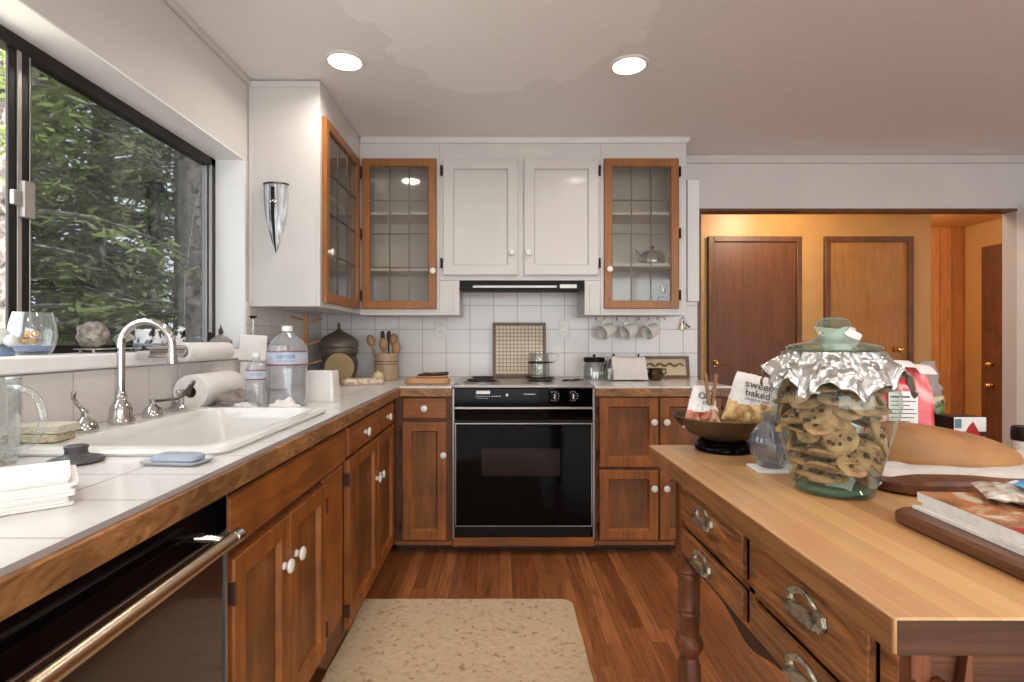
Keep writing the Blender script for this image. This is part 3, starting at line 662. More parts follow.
for x in (.165, .265):
    k_ = MB().lathe([(0, 0), (.021, 0), (.021, .006), (.016, .01), (.014, .022), (0, .023)], seg=24, mat=RX).build('knob', M['black'], cp, loc=(x, -.012, .863))
    mb = MB().box(-.003, -.0262, -.012, .003, -.0225, .014)
    for q in range(9):
        a = math.radians(-30+30*q); mb.box(-.0014, -.0008, .023, .0014, .0, .028, mat=Matrix.Rotation(a, 4, 'Y'))
    mb.build('knob_pointer', M['plast'], k_)
mb = MB()
for s_ in (-1, 1):
    xa, xb = sorted((s_*(hw-.0115), s_*(hw-.001))); mb.box(xa, -.016, .10, xb, .029, .9045)
mb.build('side_trim', M['greytrim'], t, bevel=.002)
MB().box(-hw+.012, -.016, .793, hw-.012, .0, .8045).build('panel_lip', M['greytrim'], t, bevel=.002)
MB().box(-hw+.0125, -.004, .738, hw-.0125, .029, .7925).build('vent_band', M['blackgl'], t)
d = MB().box(-hw+.0135, -.028, .165, hw-.0135, .028, .715).build('door', M['blackgl'], t, bevel=.005)
MB().box(-.225, -.0292, .44, .195, -.0282, .585).build('oven_window', M['ovenwin'], d)
mb = MB().box(-hw+.0135, -.034, .7155, hw-.0135, .028, .7365)
mb.build('handle', M['black'], d, bevel=.004)
mb = MB().box(-hw+.014, -.0362, .7165, hw-.014, -.0345, .7215).box(-hw+.018, -.030, .1680, hw-.018, -.0285, .1725)
for s_ in (-1, 1):
    xa, xb = sorted((s_*(hw-.0215), s_*(hw-.0175))); mb.box(xa, -.030, .1725, xb, -.0285, .714)
mb.build('door_edge_trim', M['greytrim'], d)
MB().box(-hw+.02, -.0, .105, hw-.02, .029, .160).build('bottom_panel', M['black'], t, bevel=.002)
MB().box(-hw+.002, -.0, .050, hw-.002, .029, .098).build('bottom_rail', M['cabx'], t, bevel=.002)
# ---- upper cabinets
def glass_door(parent, x0, z0, x1, z1, kx, kz, hx, rows=4, cols=3, fw=.048, hzs=None):
    w, h = x1-x0, z1-z0
    fr = [rect(0, 0, w, h, 0), rect(0, 0, w, h, -.018), rect(.004, .004, w-.004, h-.004, -.022), rect(fw-.004, fw-.004, w-fw+.004, h-fw+.004, -.022), rect(fw, fw, w-fw, h-fw, -.018), rect(fw, fw, w-fw, h-fw, 0)]
    d = MB().loft(fr, loop=True).build('door', M['glassdoor'], parent, loc=(x0, 0, z0))
    MB().box(fw-.001, -.0085, fw-.001, w-fw+.001, -.0065, h-fw+.001).build('glass_pane', M['cabglass'], d, smooth=False)
    mb = MB()
    for c in range(1, cols):
        x = fw+(w-2*fw)*c/cols; mb.box(x-.0032, -.0125, fw, x+.0032, -.0025, h-fw)
    for r in range(1, rows):
        z = fw+(h-2*fw)*r/rows; mb.box(fw, -.0120, z-.0032, w-fw, -.0030, z+.0032)
    mb.build('lead_came', M['lead'], d)
    knob(d, kx-x0, kz-z0, -.022)
    for hh in (hzs or (z0+.08, (z0+z1)/2, z1-.08)): hinge(d, hx-x0, hh-z0)
    return d
ZU0, ZU1 = 1.315, 2.376; UY = 3.144; UD = YB-.0095-UY
def open_carcass(parent, w, dep, z0, z1, ox0, oz0, ox1, oz1, shelves, th=.018, name='body'):
    mb = MB().box(0, .018, z0, th, dep, z1).box(w-th, .018, z0, w, dep, z1).box(th, .018, z0, w-th, dep, z0+th).box(th, .018, z1-th, w-th, dep, z1)
    mb.loft([rect(0, z0, w, z1, .018), rect(0, z0, w, z1, 0), rect(ox0, oz0, ox1, oz1, 0), rect(ox0, oz0, ox1, oz1, .018)], loop=True)
    mb.build(name, M['cabwhite'], parent, bevel=.0012)
    MB().box(th, dep-.006, z0+th, w-th, dep-.001, z1-th).build('back_panel', M['cabinner'], parent, smooth=False)
    for z in shelves: MB().box(th+.001, .03, z-.008, w-th-.001, dep-.007, z+.008).build('shelf', M['cabinner'], parent)
# on the left wall
t = thing('upper_cabinet', 'white corner wall cabinet with amber glass door, beside the window', 'cabinet', (-.841, 2.453, 0), PI/2)
open_carcass(t, UY-2.453-.001, .335, 1.322, ZU1, .055, 1.385, .585, 2.195, (1.60, 1.90))
MB().box(-.004, .002, ZU1-.030, .0, .333, ZU1-.001).box(-.004, .315, 1.33, .0, .333, ZU1-.03).build('edge_trim', M['cabwhite'], t, bevel=.001)
glass_door(t, .025, 1.345, .625, 2.222, .060, 1.585, .630)
# back left
t = thing('upper_cabinet', 'white wall cabinet with glass door, left of the panelled white doors', 'cabinet', (-.840, UY, 0))
open_carcass(t, .478, UD, ZU0, ZU1, .055, 1.38, .42, 2.20, (1.59, 1.93))
glass_door(t, .017, 1.350, .461, 2.247, .442, 1.575, .012)
# middle over the hood
t = thing('upper_cabinet', 'white double-door wall cabinet above the range hood', 'cabinet', (-.361, UY, 0))
MB().box(0, 0, 1.522, .961, UD, ZU1).box(0, 0, ZU0, .118, UD, 1.521).box(.868, 0, ZU0, .961, UD, 1.521).build('body', M['cabwhite'], t, bevel=.0015)
for x in (.060, .895): MB().box(x, -.006, 1.335, x+.022, -.0002, 1.50).build('trim_strip', M['cabwhite'], t, bevel=.001)
cdoor(t, .022, 1.552, .467, 2.244, M['cabwhite'], .432, 1.685, .012, fw=.058, label='left white panelled door')
cdoor(t, .504, 1.552, .948, 2.244, M['cabwhite'], .530, 1.685, .955, fw=.058, label='right white panelled door')
# back right
t = thing('upper_cabinet', 'white wall cabinet with glass door at the right end, near the passage', 'cabinet', (.601, UY, 0))
open_carcass(t, .514, UD, ZU0, ZU1, .06, 1.38, .42, 2.20, (1.62, 1.93))
glass_door(t, .020, 1.352, .465, 2.247, .050, 1.585, .470, fw=.048)
struct(MB().prism([(UY-.002, ZU1-.035), (UY-.006, ZU1-.035), (UY-.014, ZU1-.018), (UY-.016, ZU1+.002), (UY-.002, ZU1+.002)], 'X', -.83, 1.117).prism([(1.117, ZU1-.035), (1.121, ZU1-.035), (1.131, ZU1-.018), (1.131, ZU1+.002), (1.117, ZU1+.002)], 'Y', UY-.016, YB-.02).build('trim_7', M['cabwhite']))
# kettle and figurine in the right cabinet
t = thing('kettle', 'shiny steel lidded kettle on the middle shelf of the right glass cabinet', 'kettle', (.955, 3.30, 1.6285))
MB().lathe([(0, 0), (.062, 0), (.078, .02), (.08, .05), (.066, .085), (.045, .098), (.0, .10)], seg=32).build('body', M['chrome'], t)
MB().lathe([(.012, .10), (.010, .108), (.016, .118), (.012, .128), (0, .13)], seg=16).build('lid_knob', M['black'], t)
MB().tube([(-.07, 0, .05), (-.095, 0, .085), (-.1, 0, .10)], [.014, .010, .008], 10).build('spout', M['chrome'], t)
t = thing('figurine', 'small blue and silver figurine at the bottom of the right glass cabinet', 'ornament', (1.00, 3.22, 1.3335))
t.scale = (1.15, 1, 1.65)
MB().box(-.028, -.015, 0, .028, .015, .06).build('body', plain('cobalt_blue_glaze', (40, 70, 150), .2), t, bevel=.006)
MB().ball((.0, 0, .085), .018, 14).tube([(-.015, 0, .07), (-.02, 0, .11)], .004, 6).tube([(.015, 0, .07), (.02, 0, .115)], .004, 6).ball((0, -.016, .03), .009, 10).build('head', M['chrome'], t)
# ---- range hood
t = thing('range_hood', 'slim black range hood under the white double-door cabinet', 'range hood', (-.242, UY, 0))
MB().prism([(-.006, 1.46), (-.006, 1.5215), (UD-.01, 1.5215), (UD-.01, 1.475), (.05, 1.475)], 'X', .001, .747).build('body', M['black'], t, bevel=.002)
MB().box(.08, -.009, 1.478, .58, -.0055, 1.490).build('vent_strip', M['greytrim'], t)
MB().box(.60, -.010, 1.475, .70, -.0055, 1.497).build('switch_panel', M['greytrim'], t)
# ---- outlets
for (px, py, w, lb) in ((441, 328, .075, 'white wall outlet on the tiles left of the stove'), (564, 328.5, .07, 'white wall outlet on the tiles right of the stove')):
    p = at(px, py, YB-.01); t = thing('wall_outlet', lb, 'outlet', (p.x, YB-.0095, p.z))
    MB().box(-w/2, -.006, -.058, w/2, -.0002, .058).build('cover_plate', M['plast'], t, bevel=.002)
    for z in (-.022, .022):
        s_ = MB().lathe([(0, 0), (.017, 0), (.017, .002), (0, .0021)], seg=20, mat=RX).build('socket', M['ceramic'], t, loc=(0, -.006, z))
        MB().box(-.007, -.0026, -.004, -.005, -.0018, .006).box(.005, -.0026, -.004, .007, -.0018, .006).build('slot', M['black'], s_)

# ------------------------------------------------------------------ sink and everything around it
t = thing('kitchen_sink', 'large white enamel drop-in sink under the window', 'sink', (0, 0, 0))
x0, x1, y0, y1 = -1.100, -.597, 1.122, 1.842
zt = CT+.0005
R = [rrect(x0+.004, y0+.004, x1-.004, y1-.004, .05, zt), rrect(x0, y0, x1, y1, .05, zt+.006), rrect(x0+.004, y0+.004, x1-.004, y1-.004, .048, zt+.014), rrect(x0+.018, y0+.018, x1-.018, y1-.018, .045, zt+.018),
     rrect(x0+.095, y0+.034, x1-.034, y1-.034, .06, zt+.017), rrect(x0+.102, y0+.040, x1-.040, y1-.040, .06, zt+.010), rrect(x0+.108, y0+.046, x1-.046, y1-.046, .06, zt-.02), rrect(x0+.125, y0+.07, x1-.065, y1-.07, .07, zt-.165), rrect(x0+.17, y0+.11, x1-.11, y1-.11, .06, zt-.19), rrect(x0+.19, y0+.13, x1-.13, y1-.13, .05, zt-.191),
     ]
MB().loft(R, cap0=False, cap1=True).build('basin', M['enamel'], t)
MB().lathe([(0, .001), (.03, .001), (.042, .003), (.045, 0)], seg=28).build('drain', M['chrome'], t, loc=(-.83, 1.48, zt-.1905))
SZ = zt+.0185
t = thing('faucet', 'chrome gooseneck faucet rising from the back rim of the sink', 'faucet', (-1.058, 1.465, SZ))
MB().lathe([(0, 0), (.031, 0), (.033, .004), (.031, .012), (.028, .02), (.028, .035), (.024, .05), (.016, .06), (.013, .066), (.016, .072), (.013, .08), (.011, .09)], seg=32).build('base', M['chrome'], t)
pts = [(0, 0, .07), (0, 0, .12), (0, 0, .20)]
for k in range(13):
    a = PI-PI*k/12; pts.append((.068+.068*math.cos(a), .012*k/12, .216+.068*math.sin(a)))
pts.append((.136, .012, .188)); MB().tube(pts, .0105, 18).build('spout', M['chrome'], t)
MB().cyl((.136, .012, .165), (.136, .012, .195), .0135).build('spout_tip', M['chrome'], t)
def lever(name, label, x, y, pts, rad, mat):
    t = thing(name, label, 'tap', (x, y, SZ))
    MB().lathe([(0, 0), (.027, 0), (.029, .004), (.027, .012), (.022, .024), (.012, .032), (.009, .036), (.009, .05), (0, .052)], seg=28).build('base', M['chrome'], t)
    MB().tube(pts, rad, 12, flat=.7).build('lever', mat, t); return t
lever('sink_tap', 'chrome faucet handle left of the gooseneck, lever standing up', -1.055, 1.335, [(0, 0, .048), (-.004, -.003, .054), (-.014, -.008, .068), (-.020, -.012, .084), (-.019, -.012, .102)], [.009, .008, .0065, .0075, .009], M['chrome'])
lever('sink_tap', 'chrome faucet handle right of the gooseneck with dark curved lever', -1.058, 1.600, [(0, 0, .045), (.03, .01, .046), (.06, .02, .051), (.085, .03, .066), (.098, .034, .09), (.105, .036, .104)], [.006, .006, .007, .0105, .0115, .008], M['darkchrome'])
t = thing('soap_dispenser', 'short chrome pump stem at the far end of the sink rim', 'dispenser', (-1.058, 1.74, SZ))
MB().lathe([(0, 0), (.024, 0), (.026, .003), (.018, .008), (.010, .016), (.009, .045), (.016, .058), (.013, .066), (0, .068)], seg=24).build('stem', M['chrome'], t)
# roll holder and nearly used roll just under the sill
t = thing('roll_holder', 'chrome round-ended paper roll holder below the sill, behind the gooseneck', 'roll holder', (-1.128, 0, 1.126))
MB().cyl((0, 1.66, 0), (0, 1.855, 0), .021, 24).cyl((-.041, 1.685, -.0), (-.0, 1.685, 0), .008, 12).build('holder_tube', M['chrome'], t)
MB().cyl((0, 1.8555, 0), (0, 1.861, 0), .0215, 24).build('end_ring', M['darkchrome'], t)
t = thing('paper_towel_roll', 'thin white paper roll held under the right end of the sill', 'paper roll', (-1.128, 1.865, 1.122))
MB().lathe([(.019, 0), (.033, 0), (.034, .003), (.034, .30), (.033, .303), (.019, .303)], seg=32, mat=Matrix.Rotation(-PI/2, 4, 'X'), loop=True).build('paper', M['paper'], t)
t = thing('paper_towel_roll', 'thick white paper towel roll lying on the counter behind the sink', 'paper roll', (-1.106, 1.875, CT+.0635))
MB().lathe([(.021, 0), (.061, 0), (.0625, .003), (.0625, .275), (.061, .278), (.021, .278)], seg=40, mat=Matrix.Rotation(-PI/2, 4, 'X'), loop=True).build('paper', M['paper'], t)
MB().lathe([(.018, .001), (.0205, .001), (.0205, .277), (.018, .277)], seg=30, mat=Matrix.Rotation(-PI/2, 4, 'X'), loop=True).build('cardboard_core', plain('cardboard', (112, 84, 66), .8), t)
def crumple(name, label, cat, c, sx, sy, sz, mat, seed, amp=.35, freq=18, nseg=40):
    """heap of crumpled soft stuff resting on its base"""
    mb = MB(); rings = []
    for k in range(nseg//2+1):
        th = PI/2*k/(nseg//2); ring = []
        for i in range(nseg):
            a = 2*PI*i/nseg; d = Vector((math.cos(a)*math.cos(th), math.sin(a)*math.cos(th), math.sin(th)))
            q = 1+amp*noise.noise(d*freq*.12+Vector((seed, 0, 0)))+amp*.5*(.5-abs(noise.noise(d*freq*.3+Vector((0, seed, 0)))))
            ring.append((d.x*q*sx, d.y*q*sy, max(0, d.z*q*sz)))
        rings.append(ring)
    mb.loft(rings); o = mb.build(name, mat, None, loc=c, ang=1.2)
    return tag(o, label, cat)
crumple('grey_cloth', 'crumpled grey cloth lying in front of the paper towel roll', 'cloth', (-.985, 1.955, CT+.001), .065, .085, .055, M['greycloth'], 3, .5)
crumple('plastic_bag', 'small crumpled white bag on the counter beside the grey cloth', 'bag', (-.905, 1.868, CT+.001), .045, .022, .022, M['plast'], 5, .5)
crumple('plastic_bag', 'crumpled white wrapper at the foot of the water jug', 'bag', (-.765, 1.873, CT+.001), .05, .026, .034, M['plast'], 8, .5)
# water jug and bottle
M['label'] = splotch('bottle_label_print', [(.3, (205, 215, 232)), (.6, (240, 240, 242))], 30, .4)
M['blueink'] = plain('blue_ink', (50, 104, 168), .5); M['redink'] = plain('dark_red_ink', (130, 30, 54), .45); M['darkink'] = plain('dark_ink', (50, 46, 50), .6)
t = thing('water_jug', 'clear gallon water jug with white cap behind the sink', 'water jug', (-.812, 2.005, CT+.001))
pr = [(.055, 0), (.071, .004), (.073, .012)]
for k in range(7): pr += [(.073, .02+.018*k), (.0705, .029+.018*k)]
pr += [(.073, .15), (.0735, .155), (.0735, .205), (.071, .218), (.060, .242), (.040, .263), (.022, .275), (.0185, .279), (.0185, .288)]
MB().lathe(pr, seg=40, cap1=False).build('bottle_body', M['petplastic'], t)
MB().lathe([(0, .303), (.019, .303), (.0205, .300), (.0205, .283), (.0188, .283)], seg=30, cap1=False).build('cap', M['ceramic'], t)
MB().lathe([(.0738, .158), (.0738, .203)], seg=40, cap0=False, cap1=False).build('label_band', thin_glass('label_film', (240, 242, 246), .6, haze=((215, 222, 236), .55)), t)
MB().lathe([(.0739, .154), (.0745, .154), (.0745, .159), (.0739, .159)], seg=40, loop=True).lathe([(.0737, .2035), (.0743, .2035), (.0743, .207), (.0737, .207)], seg=40, loop=True).build('label_stripe', M['redink'], t)
def wraptext(name, s, size, mat, parent, r, z, a0, cz=0):
    """letters laid round a vessel of radius r, centre of the word at angle a0"""
    cu = bpy.data.curves.new(name+'_curve', 'FONT'); cu.body = s; cu.size = size; cu.extrude = .0003; cu.align_x = 'CENTER'; cu.align_y = 'CENTER'; cu.resolution_u = 3
    o_ = bpy.data.objects.new('tmp', cu); COL.objects.link(o_)
    me = bpy.data.meshes.new_from_object(o_, depsgraph=bpy.context.evaluated_depsgraph_get()); bpy.data.objects.remove(o_)
    me.name = name; me.materials.clear(); me.materials.append(mat)
    for v in me.vertices:
        a = a0+v.co.x/r; rr = r+v.co.z; v.co = Vector((rr*math.cos(a), rr*math.sin(a), z+v.co.y))
    o = bpy.data.objects.new(name, me); COL.objects.link(o); o.parent = parent; return o
wraptext('label_text', 'GEYSER', .020, M['blueink'], t, .0748, .187, math.radians(-72)); wraptext('label_text', 'ALPINE SPRING WATER', .006, M['blueink'], t, .0748, .171, math.radians(-72))
t = thing('water_bottle', 'small clear water bottle standing in front of the gallon jug', 'water bottle', (-.880, 1.893, CT+.001))
pr = [(.026, 0), (.033, .003)]
for k in range(5): pr += [(.034, .010+.018*k), (.032, .019+.018*k)]
pr += [(.034, .105), (.0345, .108), (.0345, .140), (.033, .148), (.024, .168), (.013, .182), (.0125, .19)]
MB().lathe(pr, seg=32, cap1=False).build('bottle_body', M['petplastic'], t)
MB().lathe([(.0348, .111), (.0348, .138)], seg=32, cap0=False, cap1=False).build('label_band', MATS['label_film'], t)
MB().lathe([(.0347, .107), (.0352, .107), (.0352, .1105), (.0347, .1105)], seg=32, loop=True).lathe([(.0347, .1385), (.0352, .1385), (.0352, .141), (.0347, .141)], seg=32, loop=True).build('label_stripe', M['redink'], t)
MB().lathe([(0, .203), (.0135, .203), (.0145, .201), (.0145, .188), (.0128, .188)], seg=24, cap1=False).build('cap', M['ceramic'], t)
wraptext('label_text', 'GEYSER', .011, M['blueink'], t, .0356, .126, math.radians(-66))
# white tapered box
t = thing('paper_cup_box', 'plain white tapered container on the counter right of the water jug', 'container', (-.732, 2.165, CT+.0005))
MB().loft([rrect(-.062, -.05, .062, .05, .012, 0), rrect(-.05, -.042, .055, .042, .010, .122), rrect(-.046, -.038, .051, .038, .009, .125)]).build('shell', M['ceramic'], t)
# leaning cards behind the jug
t = tag(MB().box(-.055, -.010, 0, .045, .0, .15).build('card_stack', M['paper'], None, loc=(-1.1, 2.325, CT+.001), rot=(-.08, .06, .25), bevel=.002), 'stack of white cards leaning on the side wall behind the bottles', 'cards')
t = tag(MB().box(-.06, -.012, 0, .055, .0, .115).build('notepad', M['paper'], None, loc=(-1.108, 2.352, CT+.157), rot=(-.10, .05, .25), bevel=.003), 'square white notepad propped on top of the leaning cards', 'notepad')
t = thing('glass_cruet', 'tall thin clear glass tube with dark cap by the side wall', 'glass bottle', (-1.138, 2.42, CT+.001))
MB().lathe([(.0, 0), (.02, 0), (.02, .2), (.010, .24), (.010, .35)], seg=20, cap1=False).build('tube_body', M['clear'], t)
MB().lathe([(0, .362), (.016, .360), (.018, .356), (.009, .351), (.009, .345)], seg=20, cap1=False).build('cap', M['hinge'], t)
t = thing('picture_frame', 'tiny black picture frame standing behind the water jug', 'picture frame', (-1.08, 2.56, CT+.001), .15)
MB().loft([rect(-.05, 0, .05, .235, .008), rect(-.05, 0, .05, .235, -.004), rect(-.038, .012, .038, .223, -.004), rect(-.038, .012, .038, .223, .008)], loop=True).build('frame', M['black'], t)
MB().box(-.0385, -.0, .0115, .0385, .002, .2235).build('picture', M['paper'], t)
# mug tree
t = thing('mug_tree', 'light wooden mug tree with bare pegs in the corner', 'mug tree', (-1.035, 2.80, CT+.001))
MB().lathe([(0, 0), (.06, 0), (.062, .006), (.055, .014), (0, .015)], seg=28).build('base', M['utensil'], t)
MB().box(-.012, -.012, .014, .012, .012, .388).build('post', M['utensil'], t, bevel=.003)
for z, a in ((.355, PI-.15), (.345, .25), (.24, PI*.55), (.225, -.2), (.135, PI+.3), (.12, 0.1)):
    dx, dy = math.cos(a), math.sin(a); MB().cyl((dx*.01, dy*.01, z), (dx*.082, dy*.082, z+.018), .0055, 10).build('peg', M['utensil'], t)
# bronze canister
t = thing('canister', 'large aged bronze lidded canister in the counter corner', 'canister', (-.985, 3.21, CT+.001))
MB().lathe([(0, 0), (.088, 0), (.092, .01), (.108, .06), (.114, .10), (.108, .135), (.100, .15), (.112, .165), (.116, .185), (.108, .205)], seg=44).build('body', M['bronze'], t)
MB().lathe([(.106, .2055), (.116, .207), (.118, .225), (.112, .245), (.09, .268), (.055, .288), (.025, .302), (.010, .318), (.006, .325), (.011, .333), (.008, .345), (.003, .357), (0, .36)], seg=44).build('lid', M['bronze'], t)
t = thing('round_board', 'round pale wooden disc leaning against the bronze canister', 'board', (-.935, 3.045, CT+.004))
MB().lathe([(0, -.006), (.083, -.006), (.086, -.003), (.086, .003), (.083, .006), (0, .006)], seg=44, mat=Matrix.Translation((0, 0, .086)) @ Matrix.Rotation(math.radians(100), 4, 'X')).build('disc', plain('pale_round_board', (172, 146, 108), .5), t, rot=(-.12, 0, 0))
t = thing('wrapped_bread', 'flat wrapped loaf with pinkish speckles on the counter corner', 'bread', (-.775, 2.965, CT+.001), .35)
MB().loft([rrect(-.115+d, -.055+d*.5, .115-d, .055-d*.5, .03, z) for d, z in ((.006, 0), (0, .006), (0, .022), (.008, .030), (.02, .034))]).build('loaf', splotch('speckled_wrapper', [(.35, (176, 134, 118)), (.5, (208, 184, 160)), (.65, (228, 214, 198))], 55, .35, detail=4, bmp=.2), t)
t = thing('onion', 'pale yellow onion resting beside the stoneware crock', 'onion', (-.725, 3.12, CT+.001))
MB().lathe([(0, 0), (.015, .002), (.029, .014), (.034, .03), (.030, .047), (.018, .058), (.006, .064), (.003, .072), (0, .073)], seg=28).build('bulb', plain('onion_skin', (208, 196, 146), .35), t)
# crock with utensils
t = thing('utensil_crock', 'tan stoneware crock with dark stripes beside the stove', 'crock', (-.712, 3.29, CT+.001))
MB().lathe([(0, 0), (.070, 0), (.073, .004), (.073, .15), (.075, .155), (.075, .163), (.072, .166), (.066, .166), (.064, .158), (.064, .012), (0, .011)], seg=40).build('pot', M['terra'], t)
for z in (.098, .115): MB().lathe([(.0732, z), (.0738, z), (.0738, z+.004), (.0732, z+.004)], seg=40, loop=True).build('stripe', M['band'], t)
UT = [('wooden_spoon', 'wooden spoon leaning left out of the stoneware crock', -.045, -.02, -.42, .05, .15, 'spoon', 0), ('spatula', 'dark-handled spatula standing in the stoneware crock', -.012, .01, -.10, .10, .17, 'handle', 1), ('wooden_spoon', 'broad wooden spoon at the front of the crock, bowl up', -.010, -.035, -.05, -.10, .12, 'spoon', 0), ('whisk', 'utensil with thin dark handle standing at the back of the crock', .012, .02, .02, .12, .17, 'handle', 1), ('wooden_spoon', 'round-headed wooden spoon at the right of the crock', .035, -.01, .14, -.06, .15, 'spoon', 0), ('ladle', 'dark wooden ladle handle leaning right in the crock', .030, .02, .20, .06, .13, 'handle', 1), ('wooden_fork', 'flat wooden paddle beside the right spoon in the crock', .05, -.02, .24, -.02, .10, 'spoon', 0)]
for nm, lb, x, y, rx, ry, hh, kind, dk in UT:
    mb = MB(); L = .12+hh
    if kind == 'spoon':
        mb.tube([(0, 0, 0), (0, 0, L-.07)], .006, 10); mb.ball((0, 0, L-.035), .026, 18, sx=1, sy=.38, sz=1.5)
    else:
        mb.tube([(0, 0, 0), (0, 0, L-.07), (0, 0, L-.06), (0, 0, L-.02), (0, 0, L)], [.004, .004, .011, .013, .008], 12)
    o = mb.build(nm, M['utensildark'] if dk else M['utensil'], None, loc=(-.712+x*.75, 3.29+y*.75, CT+.018), rot=(-ry*.5, rx*.6, .2)); tag(o, lb, 'utensil')
# wooden tray with rod
t = thing('bread_tray', 'rounded tan wooden tray on the counter left of the stove', 'tray', (-.412, 2.99, CT+.001))
MB().loft([rrect(-.122, -.05, .122, .05, .045, 0, 8), rrect(-.13, -.056, .13, .056, .05, .008, 8), rrect(-.13, -.056, .13, .056, .05, .030, 8), rrect(-.124, -.05, .124, .05, .046, .034, 8)]).build('body', plain('tan_clay', (184, 138, 100), .5), t)
tag(MB().tube([(-.085, -.0, .012), (-.04, 0, .018), (0, 0, .017), (.04, 0, .018), (.085, 0, .022), (.092, 0, .026)], [.006, .014, .012, .014, .013, .004], 14, flat=.8).build('wooden_bird', M['utensildark'], None, loc=(-.385, 3.0, CT+.0372)), 'dark wooden carved stick resting on the tan tray', 'carving')
tag(MB().box(-.09, -.012, 0, .09, .012, .012).build('butter_stick', M['utensil'], None, loc=(-.385, 2.965, CT+.0355), bevel=.005), 'short tan wooden bar at the front of the tan tray', 'wooden bar')

# ------------------------------------------------------------------ counter by the sink, near end
t = thing('glass_pitcher', 'clear glass pitcher with round handle at the left edge of the photo', 'pitcher', (-1.025, 1.045, CT+.001))
MB().lathe([(0, 0), (.045, 0), (.05, .005), (.055, .05), (.056, .12), (.053, .165), (.055, .17), (.052, .172), (.050, .165), (.053, .12), (.052, .05), (.045, .012), (0, .010)], seg=36).build('vessel', M['clear'], t)
pts = [(.052+.052*math.sin(PI*k/14), 0, .155-.115*k/14+.0*k) for k in range(15)]
pts = [(.050+.066*math.sin(PI*k/14)**.8, 0, .155-.062*(1-math.cos(PI*k/14))) for k in range(15)]
MB().tube(pts, .0085, 12, flat=.8).build('handle', M['clear'], t)
M['spongeA'] = splotch('pale_sponge', [(.12, (176, 168, 148)), (.25, (200, 192, 172)), (.7, (206, 198, 180))], 260, .95, vor=True, bmp=.5)
M['spongeB'] = splotch('mottled_sponge', [(.12, (150, 136, 100)), (.3, (188, 176, 144)), (.7, (198, 188, 160))], 200, .95, vor=True, bmp=.5)
for z, lb, mt, rz in ((SZ+.0008, 'mottled beige sponge, lower of the two at the sink corner', 'spongeB', .1), (SZ+.0198, 'pale beige sponge lying on top of the lower sponge', 'spongeA', -.02)):
    MB2 = MB().loft([rrect(-.058, -.036, .058, .036, .008, 0), rrect(-.058, -.036, .058, .036, .008, .018)]); o = MB2.build('sponge', M[mt], None, loc=(-1.058+(z-SZ)*.4, 1.205+(z-SZ)*.3, z), rot=(0, 0, rz), bevel=.002); tag(o, lb, 'sponge', 'stacked sponges')
t = thing('sink_stopper', 'dark grey rubber sink stopper on the counter tiles', 'stopper', (-.865, 1.072, CT+.001))
MB().lathe([(0, 0), (.045, 0), (.049, .004), (.046, .008), (.034, .012), (.024, .014), (.020, .018), (.019, .026), (.021, .030), (.021, .033), (.016, .035), (0, .035)], seg=40).build('plug', plain('grey_rubber', (74, 72, 74), .45), t)
t = thing('soap_dish', 'shallow clear dish on the counter in front of the sink', 'soap dish', (-.655, 1.068, CT+.001), -.08)
MB().loft([rrect(-.055, -.030, .055, .030, .012, .0), rrect(-.064, -.038, .064, .038, .014, .007), rrect(-.060, -.034, .060, .034, .013, .007), rrect(-.052, -.028, .052, .028, .010, .002)]).build('dish', plain('pale_grey_plastic', (186, 188, 192), .25), t)
tag(MB().loft([rrect(-.044, -.024, .044, .024, .014, 0), rrect(-.048, -.027, .048, .027, .016, .006), rrect(-.046, -.025, .046, .025, .015, .012), rrect(-.038, -.019, .038, .019, .012, .015)]).build('soap_bar', plain('blue_grey_soap', (150, 160, 176), .4), None, loc=(-.655, 1.068, CT+.0040), rot=(0, 0, -.08)), 'blue-grey soap bar lying in the shallow dish', 'soap')
t = thing('napkin_stack', 'thick stack of white paper napkins at the counter edge', 'napkins', (-.762, .808, CT+.001), .70)
for k in range(9):
    a = random.uniform(-.01, .01)
    MB().loft([rrect(-.085+a, -.085, .085+a, .06, .006, 0), rrect(-.085+a, -.085, .085+a, .06, .006, .0045)]).build('napkin', M['paper'], t, loc=(0, random.uniform(-.002, .002), k*.0048), rot=(0, 0, random.uniform(-.006, .006)))
# ------------------------------------------------------------------ on the sill
S0 = 1.1255
t = thing('stemless_glass', 'clear stemless glass with red and yellow letters on the sill', 'glass', (-1.245, 1.40, S0))
MB().lathe([(0, .0), (.030, .0), (.040, .008), (.049, .030), (.052, .050), (.049, .080), (.041, .113), (.0395, .113), (.047, .080), (.050, .050), (.046, .030), (.036, .012), (0, .008)], seg=44).build('vessel', M['clear'], t)
MB().lathe([(0, .009), (.033, .010), (.040, .016), (.044, .024), (0, .0245)], seg=36).build('blue_tint', thin_glass('blue_tinted_base', (190, 202, 232), 1.2, haze=((130, 150, 205), .5)), t)
M['redpaint'] = plain('red_letter_paint', (170, 36, 36), .4); M['yelpaint'] = plain('yellow_letter_paint', (222, 196, 96), .4)
for s_, r_, z_, a_ in (('B', .0515, .053, -62), ('O', .0515, .055, -43), ('BOO', .0505, .036, -58)):
    wraptext('letter', s_, .026 if len(s_) == 1 else .017, M['redpaint'], t, r_+.0006, z_, math.radians(a_))
    wraptext('letter', s_, .020 if len(s_) == 1 else .012, M['yelpaint'], t, r_+.0014, z_+.001, math.radians(a_))
t = thing('figurine', 'small round pale figurine with blue base at left end of sill', 'ornament', (-1.225, 1.285, S0))
MB().lathe([(0, 0), (.028, 0), (.03, .008), (.024, .020), (.012, .026), (0, .027)], seg=24).build('base', plain('slate_blue_glaze', (96, 112, 140), .3), t)
MB().ball((-.004, 0, .048), .024, 20).ball((.024, .004, .038), .015, 16).build('body', plain('frosted_pale_glass', (196, 196, 188), .3), t)
